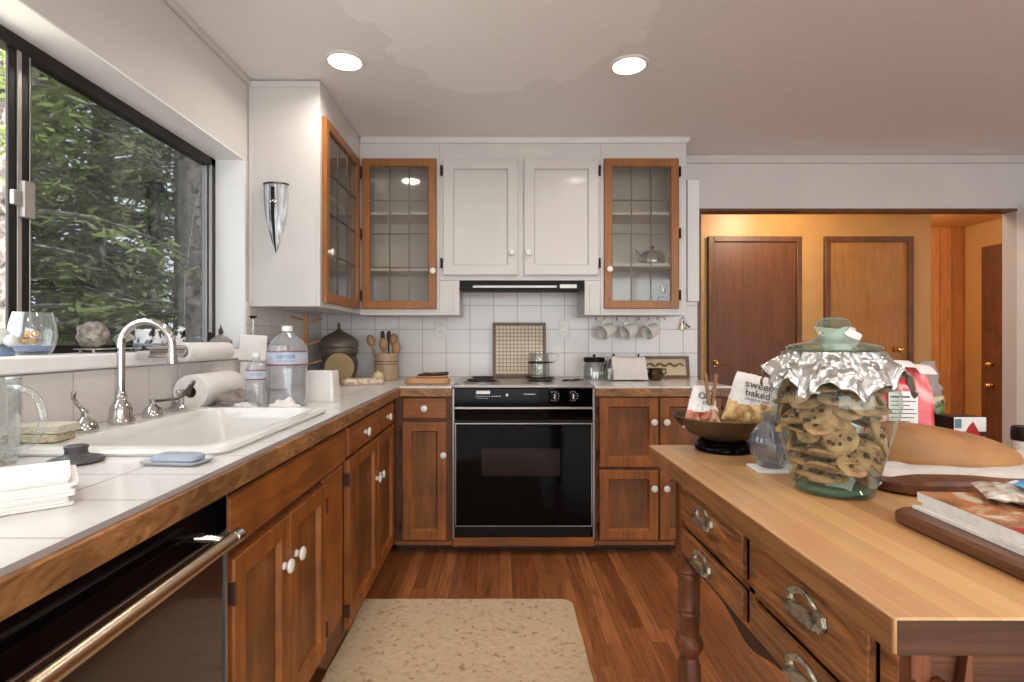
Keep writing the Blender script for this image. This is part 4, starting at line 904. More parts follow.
t = tag(MB().box(-.03, 1.555, .010, .03, 1.80, .014).cyl((0.02, 1.57, 0), (.02, 1.57, .011), .004, 8).cyl((.02, 1.785, 0), (.02, 1.785, .011), .004, 8).cyl((-.02, 1.57, 0), (-.02, 1.57, .011), .004, 8).cyl((-.02, 1.785, 0), (-.02, 1.785, .011), .004, 8).build('sill_tray', M['frametrack'], None, loc=(-1.235, 0, S0)), 'thin low metal tray stand on the sill under the ornaments', 'tray')
S1 = S0+.0145
t = thing('stone_ornament', 'rounded grey stone on the sill tray', 'ornament', (-1.245, 1.605, S1))
mb = MB().ball((0, 0, .040), .041, 32, sz=.97, amp=.25, freq=25, seed=4); mb.build('stone', splotch('rough_grey_stone', [(.3, (96, 88, 78)), (.65, (168, 160, 148))], 60, .9, bmp=.8, detail=6), t)
t = thing('seashell', 'pale open shell leaning beside the grey stone on the sill', 'shell', (-1.225, 1.695, S1), -.5)
rings = []
for k in range(9):
    th = k/8; rings.append([(.005+.040*th*1.0-.02, (.030*math.sin(th*PI*.5)+.0015*math.cos(i*4))*math.cos(PI*i/20+PI), .012+.018*th+.030*math.sin(th*PI*.5)*math.sin(PI*i/20)*.6-.012*math.sin(PI*i/20)*(1-th)) for i in range(21)])
MB().loft(rings, closed=False, cap0=False, cap1=False).build('shell_body', splotch('shell_nacre', [(.3, (150, 146, 132)), (.7, (216, 212, 200))], 40, .3), t)
bpy.context.view_layer.update()
sh = t.children[0]; sm_ = sh.modifiers.new('solid', 'SOLIDIFY'); sm_.thickness = .003
M['panda'] = splotch('black_streaked_white_glaze', [(.40, (28, 28, 34)), (.46, (225, 225, 225)), (.75, (240, 238, 236))], 22, .15, detail=2, dist=1.6, coat=.5)
t = thing('ceramic_pitcher', 'small white ceramic jug with black streaks on the sill', 'pitcher', (-1.235, 1.845, S0))
MB().lathe([(0, 0), (.036, 0), (.042, .008), (.046, .03), (.045, .05), (.040, .066), (.041, .078), (.037, .078), (.036, .066), (.040, .05), (.040, .03), (.034, .012), (0, .01)], seg=32).build('body', M['panda'], t)
MB().lathe([(.0, .0), (.0365, 0), (.0435, .008), (.0468, .026), (.0462, .028), (.0, .028)], seg=32).build('grey_foot', plain('grey_glaze', (132, 140, 154), .2), t)
t = thing('ceramic_bird', 'grey and white glazed bird figurine on the sill', 'figurine', (-1.24, 1.985, S0), -.4)
mb = MB(); mb.tube([(-.055, 0, .04), (-.03, 0, .036), (0, 0, .034), (.03, 0, .042), (.045, 0, .062), (.052, 0, .078), (.066, 0, .080)], [.008, .024, .034, .030, .022, .019, .006], 20); mb.build('body', M['panda'], t)
t = thing('glass_ball', 'smoky glass ball next to the bird figurine on the sill', 'ornament', (-1.225, 2.115, S0))
MB().ball((0, 0, .0295), .029, 28).build('ball', plain('smoky_glass', (96, 100, 110), .08, coat=.6), t)
t = thing('glass_ball', 'small clear faceted glass ball toward the right on the sill', 'ornament', (-1.25, 2.19, S0))
MB().ball((0, 0, .024), .0235, 14).build('ball', M['clear'], t)
t = thing('perfume_bottle', 'ribbed grey glass bottle with tall pointed stopper on the sill', 'glass bottle', (-1.215, 2.285, S0))
MB().lathe([(0, 0), (.030, 0), (.040, .010), (.045, .024), (.042, .038), (.028, .050), (.012, .058), (.008, .066)], seg=60, rib=.0016, nrib=15).build('bottle_body', plain('ribbed_grey_glass', (140, 134, 128), .12, coat=.5), t)
MB().lathe([(.007, .0662), (.011, .072), (.010, .078), (.0035, .094), (.0, .112)], seg=20).build('stopper', M['darkchrome'], t)
# wall pocket on the side of the corner cabinet
t = thing('wall_pocket', 'pointed chrome wall pocket hanging on the white cabinet side', 'wall ornament', (-1.045, 2.4525, 1.57))
rings = []
for k in range(17):
    s_ = k/16; w = .057*math.sin(min(1, s_*1.12)*PI/2)**.9+.0008; z = .315*s_; ring = []
    for i in range(25):
        a = PI*i/24; ring.append((w*math.cos(a), -.001-w*.62*math.sin(a)*(1+.05*math.cos(a*8)), z))
    rings.append(ring)
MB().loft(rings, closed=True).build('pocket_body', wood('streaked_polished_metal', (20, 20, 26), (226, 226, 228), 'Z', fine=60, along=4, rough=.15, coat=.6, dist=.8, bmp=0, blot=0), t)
MB().loft([[(s_*.0585*math.cos(PI*i/24), -.001-s_*.0385*math.sin(PI*i/24), z) for i in range(25)] for s_, z in ((1, .3155), (1.03, .318), (1.03, .323), (.98, .3235), (.9, .32))]).build('rim', M['darkchrome'], t)
mb = MB().tube([(0, -.0375, .30), (0, -.040, .18), (0, -.022, .06), (0, -.006, .005)], [.009, .007, .0045, .002], 12)
mb.build('centre_ridge', M['black'], t)
mb = MB()
for q in (-1, 0, 1): mb.ball((q*.011, -.042, .232+.004*(1-abs(q))), .008, 14, sy=.6, sz=1.3)
mb.build('crest', M['chrome'], t)

# ------------------------------------------------------------------ on and behind the stove
t = thing('grid_trivet', 'square wood-framed wire grid leaning on the tiles behind the stove', 'grid rack', (.125, 3.385, .9265))
fr = [rect(-.172, 0, .172, .352, .008), rect(-.172, 0, .172, .352, -.008), rect(-.152, .020, .152, .332, -.008), rect(-.152, .020, .152, .332, .008)]
rt = (-.07, 0, 0)
MB().loft(fr, loop=True).build('frame', M['trimwood'], t, rot=rt)
MB().box(-.153, .004, .019, .153, .006, .333).build('backing', plain('cream_backing', (232, 216, 190), .8), t, rot=rt)
mb = MB()
for k in range(1, 13):
    x = -.152+.304*k/13; mb.box(x-.0013, -.002, .02, x+.0013, .001, .332); z = .02+.312*k/13; mb.box(-.152, -.0035, z-.0013, .152, -.0005, z+.0013)
mb.build('wire_grid', M['trimwood'], t, rot=rt)
t = thing('glass_coffee_pot', 'clear glass coffee pot with dark band on the rear burner', 'coffee pot', (.242, 3.245, .9395))
MB().lathe([(0, 0), (.060, 0), (.064, .006), (.064, .085), (.060, .095), (.060, .14), (.064, .146), (.060, .146), (.056, .14), (.056, .095), (.060, .085), (.060, .012), (0, .008)], seg=40).build('vessel', M['clear'], t)
MB().lathe([(.0645, .083), (.067, .083), (.067, .091), (.0625, .094), (.0615, .092)], seg=40, loop=True).build('metal_band', M['hinge'], t)
MB().tube([(.062, -.01, .088), (.095, -.014, .09), (.115, -.016, .125), (.100, -.014, .142), (.062, -.01, .137)], .006, 10).build('handle', M['clear'], t)
MB().tube([(.066, -.012, .088), (.085, -.013, .088)], .004, 8).build('handle_pin', M['black'], t)
t = thing('iron_trivet', 'small black scrolled iron spoon rest at the right of the cooktop', 'trivet', (.425, 3.10, .9255), .5)
mb = MB()
for q in range(5):
    cx, cy = -.05+.025*q, .018*math.sin(q*2); mb.tube([(cx+.018*math.cos(a*.6), cy+.014*math.sin(a*.6), .004) for a in range(11)], .0028, 6, closed=True)
mb.tube([(-.06, 0, .003), (0, .004, .003), (.075, -.004, .004)], .003, 6); mb.build('scrollwork', M['black'], t)
# right counter
t = thing('glass_canister', 'squat clear glass canister with black lid right of the stove', 'canister', (.592, 3.30, CT+.001))
MB().lathe([(0, 0), (.066, 0), (.070, .005), (.070, .085), (.062, .102), (.060, .11), (.056, .11), (.058, .100), (.066, .085), (.066, .012), (0, .008)], seg=40).build('vessel', M['clear'], t)
MB().lathe([(.060, .1105), (.065, .112), (.066, .135), (.062, .14), (.008, .142), (.006, .147), (.010, .152), (.009, .158), (0, .16)], seg=40).build('lid', M['black'], t)
mb = MB()
wraptext('embossed_text', 'SUGAR', .028, M['plast'], t, .0706, .045, math.radians(-80))
t = thing('drinking_glass', 'small clear glass beside the black-lidded canister', 'glass', (.668, 3.20, CT+.001))
MB().lathe([(0, 0), (.022, 0), (.024, .004), (.030, .07), (.028, .07), (.022, .008), (0, .006)], seg=28).build('vessel', M['clear'], t)
t = thing('toaster', 'low chrome toaster draped by a white towel, right counter', 'toaster', (.785, 3.30, CT+.001))
MB().loft([rrect(-.105, -.06, .105, .06, .025, 0), rrect(-.115, -.07, .115, .07, .03, .01), rrect(-.11, -.065, .11, .065, .03, .10), rrect(-.10, -.05, .10, .05, .03, .128)]).build('body', M['greytrim'], t)
MB().tube([(-.116, -.02, .03), (-.130, -.025, .07), (-.122, -.02, .12)], .004, 8).build('side_lever', M['black'], t)
for sx in (-.07, .085): MB().cyl((sx, 0, .128), (sx, 0, .162), .006, 10).build('peg', M['black'], t)
def tw(u, v):
    x = -.10+.20*u; s_ = v*.30; n_ = .006*noise.noise(Vector((u*5, v*6, 1)))
    if s_ < .12: y, z = .055-s_, .142+.004*math.sin(u*7)
    else:
        q = s_-.12; y, z = -.065-.006-q*.18, .142-q*.78+.0*q
    return (.785+x*(1+.06*v)+.012*v, 3.30+y+n_-.002, CT+max(z+n_, .008)+.002)
tag(sheet(tw, 20, 24).build('dish_towel', M['cloth'], None), 'white towel draped over the toaster on the right counter', 'towel')
t = thing('picture_frame', 'wide wooden picture frame leaning on the tiles, right counter', 'picture frame', (1.075, 3.405, CT+.001), 0)
rt = (-.16, 0, 0)
MB().loft([rect(-.155, 0, .155, .145, .008), rect(-.155, 0, .155, .145, -.008), rect(-.135, .020, .135, .125, -.004), rect(-.135, .020, .135, .125, .008)], loop=True).build('frame', M['trimwood'], t, rot=rt)
MB().box(-.136, 0, .019, .136, .004, .126).build('picture', plain('cream_mount', (206, 186, 154), .7), t, rot=rt)
mb = MB(); rnd = random.Random(4)
for k in range(26):
    x = -.115+.23*k/25; mb.ball((x, -.001, .088+.008*math.sin(k*.9)), .010, 8, sx=rnd.uniform(.6, 1.3), sy=.08, sz=rnd.uniform(.4, .9))
mb.build('tree_line', plain('sepia_foliage', (112, 94, 70), .8), t, rot=rt)
t = thing('creamer_pot', 'dark copper two-handled pot in front of the picture frame', 'pot', (.960, 3.24, CT+.001))
MB().lathe([(0, 0), (.032, 0), (.034, .004), (.044, .02), (.048, .04), (.040, .058), (.044, .068), (.046, .074), (.042, .074), (.036, .060), (0, .056)], seg=32).build('body', plain('dark_copper', (96, 78, 56), .22, .9, var=.25), t)
for s_ in (-1, 1): MB().tube([(s_*.042, 0, .066), (s_*.060, 0, .07), (s_*.066, 0, .05), (s_*.046, 0, .034)], .005, 8).build('handle', M['darkchrome'], t)
# mugs on hooks
HP = [(595.7, 'first'), (604, 'second'), (616.5, 'third'), (626.4, 'fourth'), (638.4, 'fifth'), (648, 'sixth'), (657, 'seventh'), (664, 'eighth')]
HY = 3.32
hb = MB().tube([(0, 0, 0), (0, 0, -.014), (0, -.006, -.022), (0, -.014, -.024), (0, -.020, -.018), (0, -.020, -.010)], .0016, 8)
h0 = None
for px, nth in HP:
    lb = '%s small metal cup hook from the left under the right cabinet' % nth
    loc = ((px-CX)*HY/F, HY, ZU0-.0002)
    if h0 is None: h0 = hb.build('cup_hook', M['hinge'], None, loc=loc); tag(h0, lb, 'hook', 'cup hooks under the cabinet')
    else: o = h0.copy(); COL.objects.link(o); o.location = loc; o['label'] = lb
mugs = [(605.5, 'leftmost of three white mugs hanging from hooks'), (627.5, 'middle of three white mugs hanging from hooks'), (649.5, 'rightmost of three white mugs hanging from hooks')]
m0 = None
for px, lb in mugs:
    loc = ((px-CX)*HY/F+.012, HY-.012, 1.224)
    if m0 is None:
        m0 = thing('coffee_mug', lb, 'mug', loc, 0, 'white mugs on cup hooks')
        MB().lathe([(0, -.042), (.034, -.042), (.037, -.038), (.043, .0), (.046, .042), (.0435, .044), (.040, .0), (.034, -.034), (0, -.036)], seg=36).build('cup', M['ceramic'], m0)
        MB().tube([(.041, 0, .025), (.062, 0, .028), (.074, 0, .008), (.066, 0, -.016), (.038, 0, -.024)], [.006, .0055, .005, .0055, .006], 10).build('handle', M['ceramic'], m0)
        m0.rotation_euler = (0, -1.95, .45)
    else: clone(m0, lb, loc)
# keys
p = at(683, 318, 3.43)
t = thing('key_bunch', 'bunch of keys hanging on the tiles under the cabinet end', 'keys', (p.x, YB-.012, p.z))
MB().cyl((0, 0, .004), (0, -.02, .004), .002, 8).build('hook', M['hinge'], t)
MB().tube([(.014*math.cos(a*.6), -.012, -.012+.014*math.sin(a*.6)) for a in range(10)], .0015, 6, closed=True).build('ring', M['chrome'], t)
for k, (a, L, mt) in enumerate(((-.35, .055, 'darkchrome'), (-.1, .060, 'brass'), (.2, .055, 'hinge'), (.8, .060, 'black'), (-.2, .065, 'darkchrome'))):
    MB().lathe([(0, 0), (.008, 0), (.008, .002), (0, .002)], seg=16, mat=RX).box(-.004, -.003, -L+.012, .004, 0, -.008).box(.004, -.003, -L+.012, .007, 0, -L+.02).build('key', M[mt], t, loc=(.004*k-.008, -.016-.003*k, -.03), rot=(0, -a, 0))
t = thing('wall_hook', 'round black bumper on the wall beside the right cabinet', 'hook', (1.155, YB-.0105, 1.38))
MB().lathe([(0, 0), (.012, 0), (.012, .03), (.028, .034), (.030, .05), (.024, .056), (0, .058)], seg=24, mat=RX).build('bumper', M['black'], t)

# ------------------------------------------------------------------ rug
rg = MB(); rx0, rx1, ry0, ry1 = -.60, .318, .55, 2.34
def rugpt(u, v):
    x = rx0+(rx1-rx0)*u; y = ry0+(ry1-ry0)*v
    rr = .05
    if u > .5 and v > .9:
        dx = x-(rx1-rr); dy = y-(ry1-rr)
        if dx > 0 and dy > 0:
            L = math.hypot(dx, dy); 
            if L > rr: x, y = rx1-rr+dx*rr/L, ry1-rr+dy*rr/L
    return (x+.004*noise.noise(Vector((u*3, v*9, 0))), y, .0115+.0015*noise.noise(Vector((x*9, y*9, 2))))
o = sheet(rugpt, 50, 90, .0105).build('rug', M['rug'], None); tag(o, 'beige speckled rug on the wood floor in front of the oven', 'rug')

# ------------------------------------------------------------------ the baker's table
IX0, IX1, IY0, IY1, IZ = .433, 1.45, .576, 1.526, .860
t = thing('island_table', 'antique wooden kitchen island with butcher block top and four drawers', 'table', (0, 0, 0))
isl = t
MB().box(IX0, IY0, IZ-.041, IX1, IY1, IZ).build('tabletop', [M['butcher']], t, bevel=.002)
MB().box(IX0-.0012, IY0+.003, IZ-.0405, IX0-.0001, IY1-.003, IZ-.003).build('long_edge', M['edgeY'], t)
MB().box(IX0+.003, IY0-.0012, IZ-.0405, IX1-.003, IY0-.0001, IZ-.003).build('near_edge', M['edgeX'], t)
ax = .463; ZA = IZ-.0415
# apron frame: rails round the drawers
mb = MB()
mb.box(ax, .61, .806, ax+.02, 1.373, ZA).box(ax, .61, .700, ax+.02, 1.373, .718).box(ax, .61, .626, ax+.02, 1.373, .638)
mb.box(ax, .952, .638, ax+.02, .975, .806).box(ax, .61, .638, ax+.02, .64, .806).box(ax, 1.3155, .638, ax+.02, 1.373, .806)
mb.build('apron_frame', M['antY'], t, bevel=.001)
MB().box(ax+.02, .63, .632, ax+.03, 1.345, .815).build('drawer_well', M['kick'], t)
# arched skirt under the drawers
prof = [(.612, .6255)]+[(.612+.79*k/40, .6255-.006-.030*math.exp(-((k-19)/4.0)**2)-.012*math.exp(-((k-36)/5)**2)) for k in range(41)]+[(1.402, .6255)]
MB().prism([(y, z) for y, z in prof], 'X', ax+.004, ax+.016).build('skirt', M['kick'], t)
MB().box(ax+.02, 1.35, .626, IX1-.05, 1.37, ZA).box(IX1-.07, .61, .626, IX1-.05, 1.35, ZA).build('apron_back', M['antX'], t)
MB().box(ax+.02, .592, .40, IX1-.06, .61, ZA).build('end_panel', M['antX'], t)
br = [(ax-.008, .815), (ax-.008, .40), (ax+.03, .40), (ax+.03, .818)]
brp = [(.4635, .40), (.4635, .785), (.468, .775), (.475, .771), (.481, .776), (.486, .784), (.492, .787), (.499, .783), (.504, .774), (.508, .772), (.512, .790), (.516, ZA), (.521, ZA), (.521, .40)]
MB().prism(brp, 'Y', .578, .591).build('carved_bracket', M['antZ'], t, bevel=.001)
MB().box(.4635, .5915, .40, .485, .6095, ZA).build('corner_post', M['antZ'], t)
PV = []
def pull(parent):
    """oval pierced backplate with hanging bail, in the plane X = 0 facing -X, long axis along Y"""
    rings = []
    def ov(s_, x): return [(x, .046*s_*math.cos(a*PI/16)*(1+.05*math.cos(a*PI/4)), .019*s_*math.sin(a*PI/16)*(1+.08*math.cos(a*PI/4))) for a in range(32)]
    mb = MB().loft([ov(1, 0), ov(1, -.002), ov(.92, -.0035), ov(.62, -.0030), ov(.60, 0)], loop=True)
    bp = mb.build('backplate', M['pewter'], parent)
    mb = MB().prism([(-.040, -.004), (-.030, -.020), (.0, -.024), (.030, -.020), (.040, -.004), (.028, -.002), (-.028, -.002)], 'X', -.008, -.0045).prism([(.030, .004), (.052, .0), (.046, -.014), (.030, -.010)], 'X', -.006, -.0015)
    mb.build('grip', M['pewter'], bp, bevel=.001)
    mb = MB().ball((-.003, -.022, .004), .004, 10); mb.build('screw', M['black'], bp)
    return bp
def idrawer(y0, y1, z0, z1, lb, pz=None):
    d = MB().box(ax-.012, y0+.004, z0+.003, ax-.0005, y1-.004, z1-.003).build('drawer', M['antY'], t, bevel=.002); d['label'] = lb
    e_ = pull(d); e_.location = (ax-.0125, (y0+y1)/2+(.02 if 0 else 0), pz or (z0+z1)/2); return d
# drawer: thing > part drawer > sub-part; the pull is one sub-part with its grip and screw merged below
def pullmesh(parent, y, z):
    def ov(s_, x): return [(x, .047*s_*math.cos(a*PI/16)*(1+.05*math.cos(a*PI/4)), .021*s_*math.sin(a*PI/16)*(1+.08*math.cos(a*PI/4))) for a in range(32)]
    mb = MB().loft([ov(1, 0), ov(1, -.002), ov(.90, -.0045), ov(.66, -.0040), ov(.60, 0)], loop=True)
    mb.loft([[(x, y_, z_) for x, z_ in ((-.001, -.002), (-.012, -.004), (-.014, -.017), (-.001, -.021))] for y_ in (-.034, -.02, 0, .02, .034)])
    mb.prism([(-.052, .008), (-.036, .012), (-.032, -.014), (-.046, -.018), (-.056, -.004)], 'X', -.007, -.0005)
    return mb.build('drawer_pull', M['pewter'], parent, loc=(ax-.0125, y, z))
for y0, y1, z0, z1, lb, yp in ((.975, 1.315, .718, .806, 'upper far drawer', 1.165), (.64, .952, .718, .806, 'upper near drawer', .778), (.975, 1.315, .638, .700, 'lower far drawer', 1.175), (.64, .952, .638, .700, 'lower near drawer', .778)):
    d = MB().box(ax-.012, y0+.004, z0+.003, ax-.0005, y1-.004, z1-.003).build('drawer', M['antY'], t, bevel=.002); d['label'] = lb
    pullmesh(d, yp, .772 if z0 > .7 else .669)
legp = [(.016, 0), (.020, .02), (.026, .05), (.022, .08), (.018, .10), (.026, .115), (.026, .125), (.019, .135), (.024, .20), (.029, .30), (.029, .36), (.022, .385), (.034, .41), (.036, .425), (.030, .442), (.026, .447), (.026, .50), (.0285, .505), (.026, .512), (.0285, .520), (.026, .525), (.028, .60), (.0295, .607), (.027, .614), (.0295, .621), (.0275, .626), (.0275, .640), (.0295, .646), (.028, .655), (.028, .66)]
for (lx, ly) in ((.484, 1.345), (IX1-.09, 1.388), (IX1-.09, .645), (.51, .645)):
    l_ = MB().lathe([(r, z*.929) for r, z in legp], seg=28).box(-.026, -.026, .612, .026, .026, ZA-.001).build('leg', M['antZ'], t, loc=(lx, ly, .0005))

# ------------------------------------------------------------------ on the island
Z0 = IZ+.0008
# wok bowl
bx, by = .619, 1.455
t = thing('wok_stand', 'black ring stand under the wide bowl at the far island corner', 'stand', (bx, by, Z0))
MB().lathe([(.060, 0), (.074, 0), (.076, .006), (.074, .014), (.068, .020), (.070, .026), (.064, .029), (.058, .026), (.056, .010)], seg=44, loop=True).build('ring', M['blackgl'], t)
t = thing('wide_bowl', 'wide shallow dark metal bowl holding bags of chips', 'bowl', (bx, by, Z0+.0255))
MB().lathe([(0, .0), (.045, .002), (.085, .018), (.115, .042), (.130, .062), (.134, .068), (.130, .069), (.126, .062), (.111, .044), (.082, .021), (.044, .006), (0, .004)], seg=56).build('bowl', plain('aged_copper_patina', (104, 88, 70), .42, .75, var=.3, nscale=9), t)
M['chipbag'] = splotch('orange_chip_print', [(.35, (150, 70, 40)), (.5, (214, 140, 104)), (.62, (226, 196, 176))], 22, .4, dist=1)
def printed_bag(name, label, cat, loc, rot, w, h, d, mats, split, seed, topf, crumple_=.008, pw=3):
    """filled bag whose lower part carries a printed picture"""
    mb = pillow(w, h, d, crumple_, 9, 26, 26, seed, topf=topf, botf=1, pw=pw)
    for i, f in enumerate(mb.f):
        zc = sum(mb.v[q][2] for q in f)/len(f)/h; xc = sum(mb.v[q][0] for q in f)/len(f)/w; mb.m[i] = 1 if zc < split+.05*math.sin(xc*9) else 0
    t = thing(name, label, cat, loc); t.rotation_euler = rot
    mb.build('bag_body', mats, t, ang=1.5); return t
t = printed_bag('chip_bag', 'white and orange chip bag clipped shut, left in the bowl', 'chip bag', (bx-.062, by-.010, Z0+.060), (-.12, .06, .1), .115, .118, .045, [M['paper'], M['chipbag']], .42, 2, .42)
textmesh('bag_text', 'Old', .026, M['darkink'], t, (-.004, -.026, .088), (PI/2-.1, 0.1, 0)); textmesh('bag_text', 'chips', .016, M['darkink'], t, (.004, -.0285, .070), (PI/2-.05, .1, 0))
t = thing('clothespin', 'brown wooden clothespin clipped on top of the left chip bag', 'clothespin', (bx-.046, by-.028, Z0+.128))
for s_ in (-1, 1): MB().box(-.0035, -.005, 0, .0035, .005, .085).build('prong', M['utensil'], t, loc=(s_*.004, 0, 0), rot=(0, s_*.13, 0))
MB().cyl((-.010, 0, .038), (.010, 0, .038), .004, 10).build('spring', M['greytrim'], t)
M['pretzel'] = splotch('golden_snack_print', [(.35, (168, 116, 56)), (.55, (226, 194, 136)), (.7, (236, 214, 170))], 26, .4, dist=1)
t = printed_bag('snack_bag', 'white bag printed with golden snacks, right in the bowl', 'snack bag', (bx+.068, by-.012, Z0+.068), (-.25, .22, -.1), .155, .145, .055, [M['paper'], M['pretzel']], .38, 7, .7)
for s_, sz, z in (('sweet', .030, .108), ('baked', .028, .084), ('CRUNCHY BITES', .009, .066)): textmesh('bag_text', s_, sz, M['darkink'], t, (-.002, -.031, z), (PI/2-.05, 0, 0))
o = pillow(.13, .17, .05, .02, 14, seed=21, topf=.6).build('plastic_bag', thin_glass('cloudy_plastic', (225, 225, 225), 1.5, haze=((200, 198, 196), .5), rough=.2), None, loc=(bx+.182, by-.07, Z0+.001), rot=(0, .15, -.3), ang=1.5); tag(o, 'cloudy clear plastic bag behind the small glass vase', 'bag')
# small vase on a folded paper
vx, vy = .645, 1.235
tag(MB().box(-.052, -.04, 0, .052, .04, .005).build('folded_paper', M['paper'], None, loc=(vx, vy-.005, Z0), rot=(0, 0, -.1), bevel=.001), 'folded white paper lying under the small glass vase', 'paper')
t = thing('glass_vase', 'small ribbed clear glass vase left of the cookie jar', 'vase', (vx-.004, vy+.005, Z0+.0058))
MB().lathe([(0, 0), (.026, 0), (.030, .006), (.044, .030), (.049, .050), (.046, .072), (.030, .095), (.018, .105), (.017, .118), (.022, .128), (.019, .128), (.014, .118), (.015, .106), (.042, .072), (.045, .050), (.026, .008), (0, .006)], seg=64, rib=.0009, nrib=20).build('vessel', thin_glass('blue_grey_glass', (228, 233, 238), 2.4, haze=((175, 184, 196), .07), rough=.06), t)
# cookie jar
jx, jy = .672, 1.060
t = thing('cookie_jar', 'big green-tinted glass jar full of cookies on the island', 'jar', (jx, jy, Z0))
outer = [(0, 0), (.066, 0), (.071, .004), (.073, .014), (.082, .05), (.094, .095), (.106, .140), (.1125, .175), (.112, .20), (.103, .228), (.088, .246), (.076, .256), (.074, .268), (.080, .276)]
MB().lathe(outer, seg=64, cap1=False).build('jar_body', M['greenglass'], t)
MB().lathe([(0, .004), (.060, .004), (.066, .010), (.060, .016), (0, .014)], seg=48).build('thick_base', M['greenrim'], t)
MB().lathe([(0, .285), (.078, .2835), (.084, .286), (.085, .291), (.079, .295), (.055, .300), (.034, .307), (.022, .314), (.019, .319), (.026, .325), (.031, .334), (.028, .344), (.018, .349), (0, .350)], seg=48).build('glass_lid', thin_glass('lid_glass', (224, 238, 230), 1.5, haze=((180, 208, 190), .06)), t)
# foil skirt over the shoulder
def foilr(k, a):
    z0 = (.2835, .281, .272, .263, .254, .244, .232, .218)[k]; r0 = (.070, .0865, .088, .093, .102, .113, .122, .128)[k]
    n_ = noise.noise(Vector((math.cos(a)*7, math.sin(a)*7, z0*60)))*.010+noise.noise(Vector((math.cos(a)*17, math.sin(a)*17, z0*150)))*.006
    dz = noise.noise(Vector((math.cos(a)*3, math.sin(a)*3, 9)))*.050*(k/7)**2
    gz = noise.noise(Vector((math.cos(a)*9, math.sin(a)*9, 4)))*.012*(k/7)
    rr = max(r0+n_*(1 if k > 1 else .3), .0875 if k in (1, 2) else (.096 if k == 3 else .101 if k == 4 else .113)) if k > 0 else r0
    return (rr*math.cos(a), rr*math.sin(a), z0+dz+gz)
NA = 180; rings = []; K8 = []
for q in range(29):
    f_ = q/4; k = min(6, int(f_)); w_ = f_-k; ring = []
    for i in range(NA):
        a = 2*PI*i/NA; p0 = Vector(foilr(k, a)); p1 = Vector(foilr(k+1, a)); p = p0.lerp(p1, w_)
        c_ = abs(noise.noise(Vector((p.x*90, p.y*90, p.z*70))))*.0035+abs(noise.noise(Vector((p.x*42, p.y*42, p.z*36+7))))*.010
        d = Vector((p.x, p.y, 0)).normalized(); ring.append(p+d*c_*(1 if q > 3 else .2))
    rings.append(ring)
o = MB().loft(rings, cap0=False, cap1=False).build('foil_cover', plain('crumpled_aluminium_foil', (190, 188, 184), .3, .95, var=.05), None, loc=(jx, jy, Z0), ang=.5)
sm_ = o.modifiers.new('solid', 'SOLIDIFY'); sm_.thickness = .0006; tag(o, 'crumpled aluminium foil wrapped over the neck of the cookie jar', 'foil')
# cookies
M['cookie'] = splotch('baked_cookie_dough', [(.3, (122, 82, 52)), (.6, (188, 146, 104))], 40, .85, bmp=.5, detail=5)
M['choc'] = plain('chocolate_chip', (66, 42, 30), .5)
cb = MB(); rnd = random.Random(11); prof = [(0, -.0045), (.024, -.0045), (.029, -.002), (.0295, .001), (.026, .004), (.016, .006), (0, .0068)]
rings = []
for r_, z_ in prof: rings.append([(max(r_, 1e-4)*(1+.05*noise.noise(Vector((math.cos(a*PI/16)*2, math.sin(a*PI/16)*2, 1))))*math.cos(a*PI/16), max(r_, 1e-4)*(1+.05*noise.noise(Vector((math.cos(a*PI/16)*2, math.sin(a*PI/16)*2, 1))))*math.sin(a*PI/16), z_+.0012*noise.noise(Vector((r_*150*math.cos(a), r_*150*math.sin(a), 3)))) for a in range(32)])
cme = cb.loft(rings).build('cookie', M['cookie'], None)
ch = MB()
for q in range(6):
    a = rnd.uniform(0, 6.28); r_ = rnd.uniform(.002, .022); ch.ball((r_*math.cos(a), r_*math.sin(a), .0050), rnd.uniform(.003, .0048), 8, sz=.8)
chm = ch.build('chocolate_chips', M['choc'], cme); chm['kind'] = 'stuff'
def jar_r(z):
    for (ra, za), (rb, zb) in zip(outer[1:], outer[2:]):
        if za <= z <= zb: return ra+(rb-ra)*(z-za)/(zb-za+1e-9)
    return .07
spots = []
tries = 0
while len(spots) < 70 and tries < 60000:
    tries += 1
    z = .022+.200*(len(spots)/70)+rnd.uniform(-.004, .010); R_ = jar_r(z)-.016; a = rnd.uniform(0, 2*PI); rr = R_*math.sqrt(rnd.uniform(0, 1)) if rnd.random() < .35 else R_*rnd.uniform(.80, 1)
    tilt = rnd.choice((rnd.uniform(-.4, .4), rnd.uniform(.8, 1.45)))
    rr2 = min(rr, jar_r(z)-.0335) if abs(tilt) < .6 else min(rr, jar_r(z)-.016)
    p = Vector((rr2*math.cos(a), rr2*math.sin(a), z))
    if any((p-q).length < .0165 for q, _, _ in spots): continue
    spots.append((p, a, tilt))
WHERE = ['low in the jar', 'in the middle of the jar', 'near the top of the heap']
for k, (p, a, tilt) in enumerate(spots):
    if k == 0: c = cme
    else:
        c = cme.copy(); COL.objects.link(c); d_ = chm.copy(); COL.objects.link(d_); d_.parent = c
    m_ = Matrix.Rotation(a, 4, 'Z') @ Matrix.Rotation(tilt, 4, 'Y') @ Matrix.Rotation(rnd.uniform(0, 6), 4, 'Z')
    c.rotation_euler = m_.to_euler(); c.location = Vector((jx, jy, Z0))+p
    c['label'] = 'round chocolate chip cookie among those heaped inside the glass jar'; c['category'] = 'cookie'; c['group'] = 'chocolate chip cookies in the jar'
